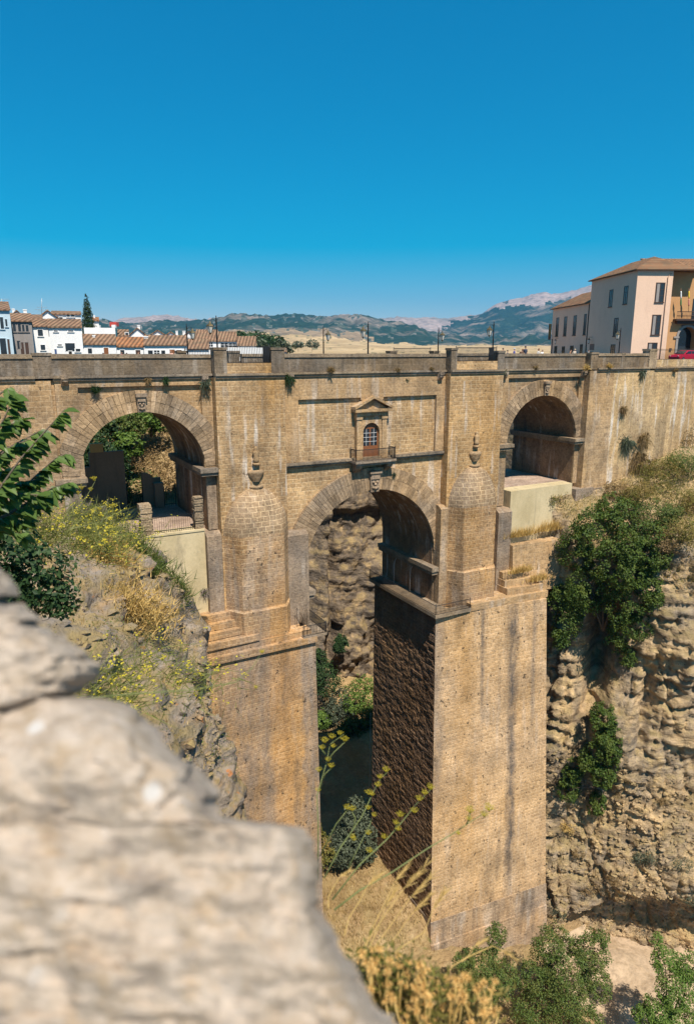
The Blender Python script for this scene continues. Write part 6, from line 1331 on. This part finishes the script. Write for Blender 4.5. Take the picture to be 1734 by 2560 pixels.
# ---- red car
def car(x, y, z, label):
    t = thing('parked_car', (x, y, z), label, 'car')
    def sec(y_, k): return None
    Wd = .86; body = MB()
    prof = [(-2.0, .35), (-2.05, .62), (-1.9, .86), (-.95, .97), (-.55, 1.0), (1.55, 1.02), (1.98, .96), (2.05, .6), (2.0, .32)]
    ring = lambda k, dy: [(x+px_*(1-.03*k), y+dy, z+pz) for px_, pz in prof]
    body.loft([ring(1, -Wd), ring(0, -Wd*.9), ring(0, Wd*.9), ring(1, Wd)], True, True)
    body.build('body', M['red'], t)
    cab = [(-1.0, .96), (-.25, 1.42), (.1, 1.47), (1.0, 1.45), (1.35, 1.38), (1.85, 1.0)]
    c = MB(); c.loft([[(x+px_, y+dy*(1 if pz < 1.1 else .84), z+pz) for px_, pz in cab] for dy in (-.8, .8)]); c.build('cabin', M['red'], t)
    for s in (-1, 1):
        for k, pts in enumerate(([(-.72, 1.03), (-.18, 1.36), (.35, 1.38), (.4, 1.03)], [(.5, 1.03), (.46, 1.38), (.98, 1.36), (1.15, 1.28), (1.35, 1.03)])):
            w = MB(); w.loft([[(x+px_, y+s*(.812 if pz < 1.1 else .70)+s*e, z+pz) for px_, pz in pts] for e in (0, .012)]); w.build('side_window', M['glass'], t)
    w = MB(); w.add([(x-.97, y-.7, z+1.0), (x-.97, y+.7, z+1.0), (x-.30, y+.6, z+1.41), (x-.30, y-.6, z+1.41)], [(0,1,2,3)]); w.v = [(a-.02, b, c_+.015) for a, b, c_ in w.v]; w.build('windscreen', M['glass'], t)
    for dx in (-1.25, 1.25):
        for s in (-1, 1):
            w = MB(); R1 = .31; pts = [(x+dx+R1*math.cos(a), z+.31+R1*math.sin(a)) for a in [2*math.pi*k/16 for k in range(16)]]; w.loft([[(px_, y+s*.70, pz) for px_, pz in pts], [(px_, y+s*.875, pz) for px_, pz in pts]]); wo = w.build('wheel', M['rubber'], t)
            w = MB(); pts = [(x+dx+.19*math.cos(a), z+.31+.19*math.sin(a)) for a in [2*math.pi*k/12 for k in range(12)]]; w.loft([[(px_, y+s*.86, pz) for px_, pz in pts], [(px_, y+s*.885, pz) for px_, pz in pts]]); w.build('rim', M['chrome'], wo)
    for s in (-1, 1):
        w = MB(); w.lathe([(.0, -.03), (.14, 0), (.1, .06), (0, .08)], (x-1.93, y+s*.6, z+.72), 8); w.build('headlight', M['lampglass'], t)
        w = MB(); w.box(x-.72, x-.55, y+s*.84-.04, y+s*.84+.04 if s > 0 else y-.80, z+1.0, z+1.12); w.build('wing_mirror', M['rubber'], t)
    return t
p = onY(1684, 884, 2.6); car(p.x+2.0, 2.6, -1.35, 'red hatchback parked behind the spiked railing below the orange palace')
# ---- people on the bridge
def person(x, y, label, shirt, hair, skin=(.42,.24,.16), h=1.7, lean=0.0, zb=-1.35, trousers=(.05,.06,.09), sleeve=True, yaw=0.0, longhair=False):
    t = thing('person', (x, y, zb), label, 'person', None); s = h/1.72
    def mk(nm, col, r=.85):
        k = nm+str(col)
        if k not in M: M[k] = plain(nm, col, r, 0, .2, .12, 20)
        return M[k]
    c0 = Vector((x, y, zb)); cs, sn = math.cos(yaw), math.sin(yaw)
    def w(a, b, c): a += lean*(c-.9) if c > .9 else 0; return c0+Vector((a*cs-b*sn, a*sn+b*cs, c))*s
    # one continuous body: skin modifier over a joint skeleton
    J = {'pel': (0,0,.93,.135), 'waist': (0,0,1.08,.125), 'chest': (0,.01,1.32,.15), 'neck': (0,.0,1.47,.06), 'hb': (0,-.01,1.55,.075), 'hm': (0,-.015,1.63,.095), 'ht': (0,0,1.70,.06)}
    for sd, q_ in ((-1, 'l'), (1, 'r')):
        J.update({'hip'+q_: (sd*.09,0,.88,.10), 'kn'+q_: (sd*.10,-.02,.49,.062), 'an'+q_: (sd*.10,.02,.09,.042), 'to'+q_: (sd*.11,-.15,.03,.035), 'sh'+q_: (sd*.18,0,1.40,.062), 'el'+q_: (sd*.25,.02,1.12,.044), 'wr'+q_: (sd*.22,-.14,.93,.03), 'ha'+q_: (sd*.21,-.20,.87,.034)})
    names = list(J); E_ = [('pel','waist'),('waist','chest'),('chest','neck'),('neck','hb'),('hb','hm'),('hm','ht')]
    for q_ in 'lr': E_ += [('pel','hip'+q_),('hip'+q_,'kn'+q_),('kn'+q_,'an'+q_),('an'+q_,'to'+q_),('chest','sh'+q_),('sh'+q_,'el'+q_),('el'+q_,'wr'+q_),('wr'+q_,'ha'+q_)]
    me = bpy.data.meshes.new('tmp'); me.from_pydata([tuple(w(*J[n_][:3])-c0) for n_ in names], [(names.index(a), names.index(b)) for a, b in E_], []); o = bpy.data.objects.new('tmp', me); COL.objects.link(o)
    md = o.modifiers.new('s', 'SKIN'); o.modifiers.new('u', 'SUBSURF').levels = 1
    for i, n_ in enumerate(names): me.skin_vertices[0].data[i].radius = (J[n_][3]*s,)*2
    me.skin_vertices[0].data[0].use_root = True
    ev = bpy.data.meshes.new_from_object(o.evaluated_get(bpy.context.evaluated_depsgraph_get())); bpy.data.objects.remove(o)
    ev.materials.clear(); b = link_mesh('body', ev, [mk('skin', skin, .6), mk('trousers_cloth', trousers), mk('shirt_cloth', shirt)], t)
    for p_ in ev.polygons:
        z = p_.center.z/s; ax_ = abs(p_.center.x*cs+p_.center.y*sn)/s
        p_.material_index = 1 if z < .98 and ax_ < .19 else (2 if .98 <= z < 1.44 and (ax_ < .2 or z > 1.15) else 0); p_.use_smooth = True
    hm = MB(); hc = w(0, .015, 1.655); rows = [(.102, -.02), (.108, .02), (.095, .06), (.06, .09), (.005, .1)]
    if longhair: rows = [(.07, -.22), (.09, -.12)] + rows
    hm.lathe([(a*s, b_*s) for a, b_ in rows], hc, 10); hm.build('hair', mk('hair', hair, .7), t)
    fm = MB(); f0 = w(0, -.105, 1.615); d_ = (w(0,-1,1.6)-w(0,0,1.6)).normalized(); sx_ = (w(1,0,1)-w(0,0,1)).normalized(); fm.loft([[f0+sx_*.012+Vector((0,0,.03)), f0-sx_*.012+Vector((0,0,.03)), f0-sx_*.016-Vector((0,0,.015))+d_*.02, f0+sx_*.016-Vector((0,0,.015))+d_*.02], [f0+sx_*.01-d_*.03, f0-sx_*.01-d_*.03, f0-sx_*.012-d_*.03-Vector((0,0,.02)), f0+sx_*.012-d_*.03-Vector((0,0,.02))]])
    fm.build('nose', mk('skin', skin, .6), t)
    e_ = MB()
    for sd in (-1, 1): e_.lathe([(0,-.01),(.011,0),(0,.01)], f0+sx_*sd*.035+Vector((0,0,.03))+d_*-.012, 6)
    e_.build('eyes', M['iron'], t)
    for sd in (-1, 1):
        r_ = MB(); r_.lathe([(0,-.03),(.022,-.01),(.024,.015),(0,.03)], w(sd*.1, .0, 1.62), 6, sx=.5); r_.build('ear', mk('skin', skin, .6), t)
    return t
ppl = [(1257, 871, 2.5, (.75,.74,.72), (.06,.04,.03), 'person in a white top behind the right parapet nearest the tower post', 1.62, 0), (1268, 876, 2.8, (.10,.10,.12), (.02,.018,.016), 'dark haired person of whom only the head shows over the right parapet', 1.5, 0), (1285, 871, 2.6, (.10,.10,.28), (.45,.48,.55), 'person in violet blue top with pale cap behind the right parapet', 1.62, 0), (1301, 873, 2.4, (.16,.09,.06), (.14,.05,.025), 'person with long reddish brown hair bending behind the right parapet', 1.6, .3), (1313, 866, 2.4, (.035,.045,.07), (.05,.035,.028), 'tall person in a dark navy shirt standing behind the right parapet', 1.82, 0), (1345, 872, 2.6, (.55,.5,.46), (.16,.07,.035), 'person with auburn hair and a pale top behind the right parapet', 1.62, .15), (1353, 875, 2.5, (.75,.73,.72), (.30,.2,.12), 'person in white leaning next to the auburn haired one', 1.55, .2),
       (1424, 875, 2.6, (.25,.12,.06), (.10,.05,.03), 'person leaning low by the pink wing doors', 1.55, .5), (1434, 873, 2.5, (.5,.42,.34), (.55,.42,.28), 'blond person by the pink wing doors', 1.6, .2), (1470, 875, 2.5, (.35,.45,.48), (.05,.05,.05), 'person in pale blue beside the dark abutment post', 1.55, .2),
       (258, 883, 6.0, (.12,.11,.10), (.025,.02,.018), 'dark haired person in front of the brown door of the white house', 1.6, 0), (303, 880, 6.0, (.80,.03,.30), (.03,.025,.02), 'person in a bright pink top behind the left parapet', 1.66, .1), (317, 883, 6.0, (.2,.2,.2), (.02,.018,.016), 'dark haired person right of the pink one', 1.55, 0), (346, 879, 6.0, (.06,.05,.05), (.03,.02,.02), 'person in dark clothes in front of the orange roofed house', 1.68, 0), (428, 877, 6.0, (.55,.33,.26), (.30,.13,.07), 'person in a peach top with reddish hair near the far lamp', 1.7, 0)]
for i, (u, v, y, sh, hr, lab, h, ln) in enumerate(ppl):
    p = onY(u, v, y); person(p.x, p.y, lab, sh, hr, h=p.z+1.35+.01 if True else h, lean=ln, yaw=random.uniform(-.8, .8), longhair=('long' in lab or 'reddish' in lab or 'auburn' in lab))
# ---- cable down the gorge
m = MB(); m.tube([onY(926, 1780, 10.6), onY(925, 1880, 10.6), onY(923, 1975, 10.2)], .035, 5); tag(m.build('hanging_cable', M['cable']), 'pale thin cable hanging beside the inner face of the right pier', 'cable')
# ---- shrubs of the far fields
for k, (u, v, d, r, lab) in enumerate(((640, 846, 330, 5, 'dark round tree on the low hill right of the brown roof'), (660, 848, 330, 4.5, 'second dark tree on the low hill'), (622, 852, 320, 5, 'dark tree touching the brown tiled roof'), (690, 853, 335, 4, 'pale olive tree right of the dark pair'), (672, 860, 300, 5, 'broad olive bush below the dark trees'), (705, 866, 290, 4, 'olive bush behind the left tower right post'), (636, 862, 290, 5, 'wide grey green bush over the white wall'), (600, 838, 340, 3, 'thin dark tree left of the hill trees'), (780, 858, 600, 5, 'tree in the golden field near the far lamp'), (745, 861, 560, 4, 'small tree at the left end of the golden field'))):
    p = atH(u, v, d); tree('field_tree', lab, (p.x, p.y, p.z-r*1.3), [(p.x, p.y, p.z, r, r, r*.75), (p.x+r*.7, p.y, p.z-r*.2, r*.7, r*.7, r*.55), (p.x-r*.7, p.y, p.z-r*.25, r*.6, r*.6, r*.5)], 380, 1.6, 'leafdark' if 'dark' in lab else 'leafolive', group='trees in the far fields', gap=3, thr=-.3)
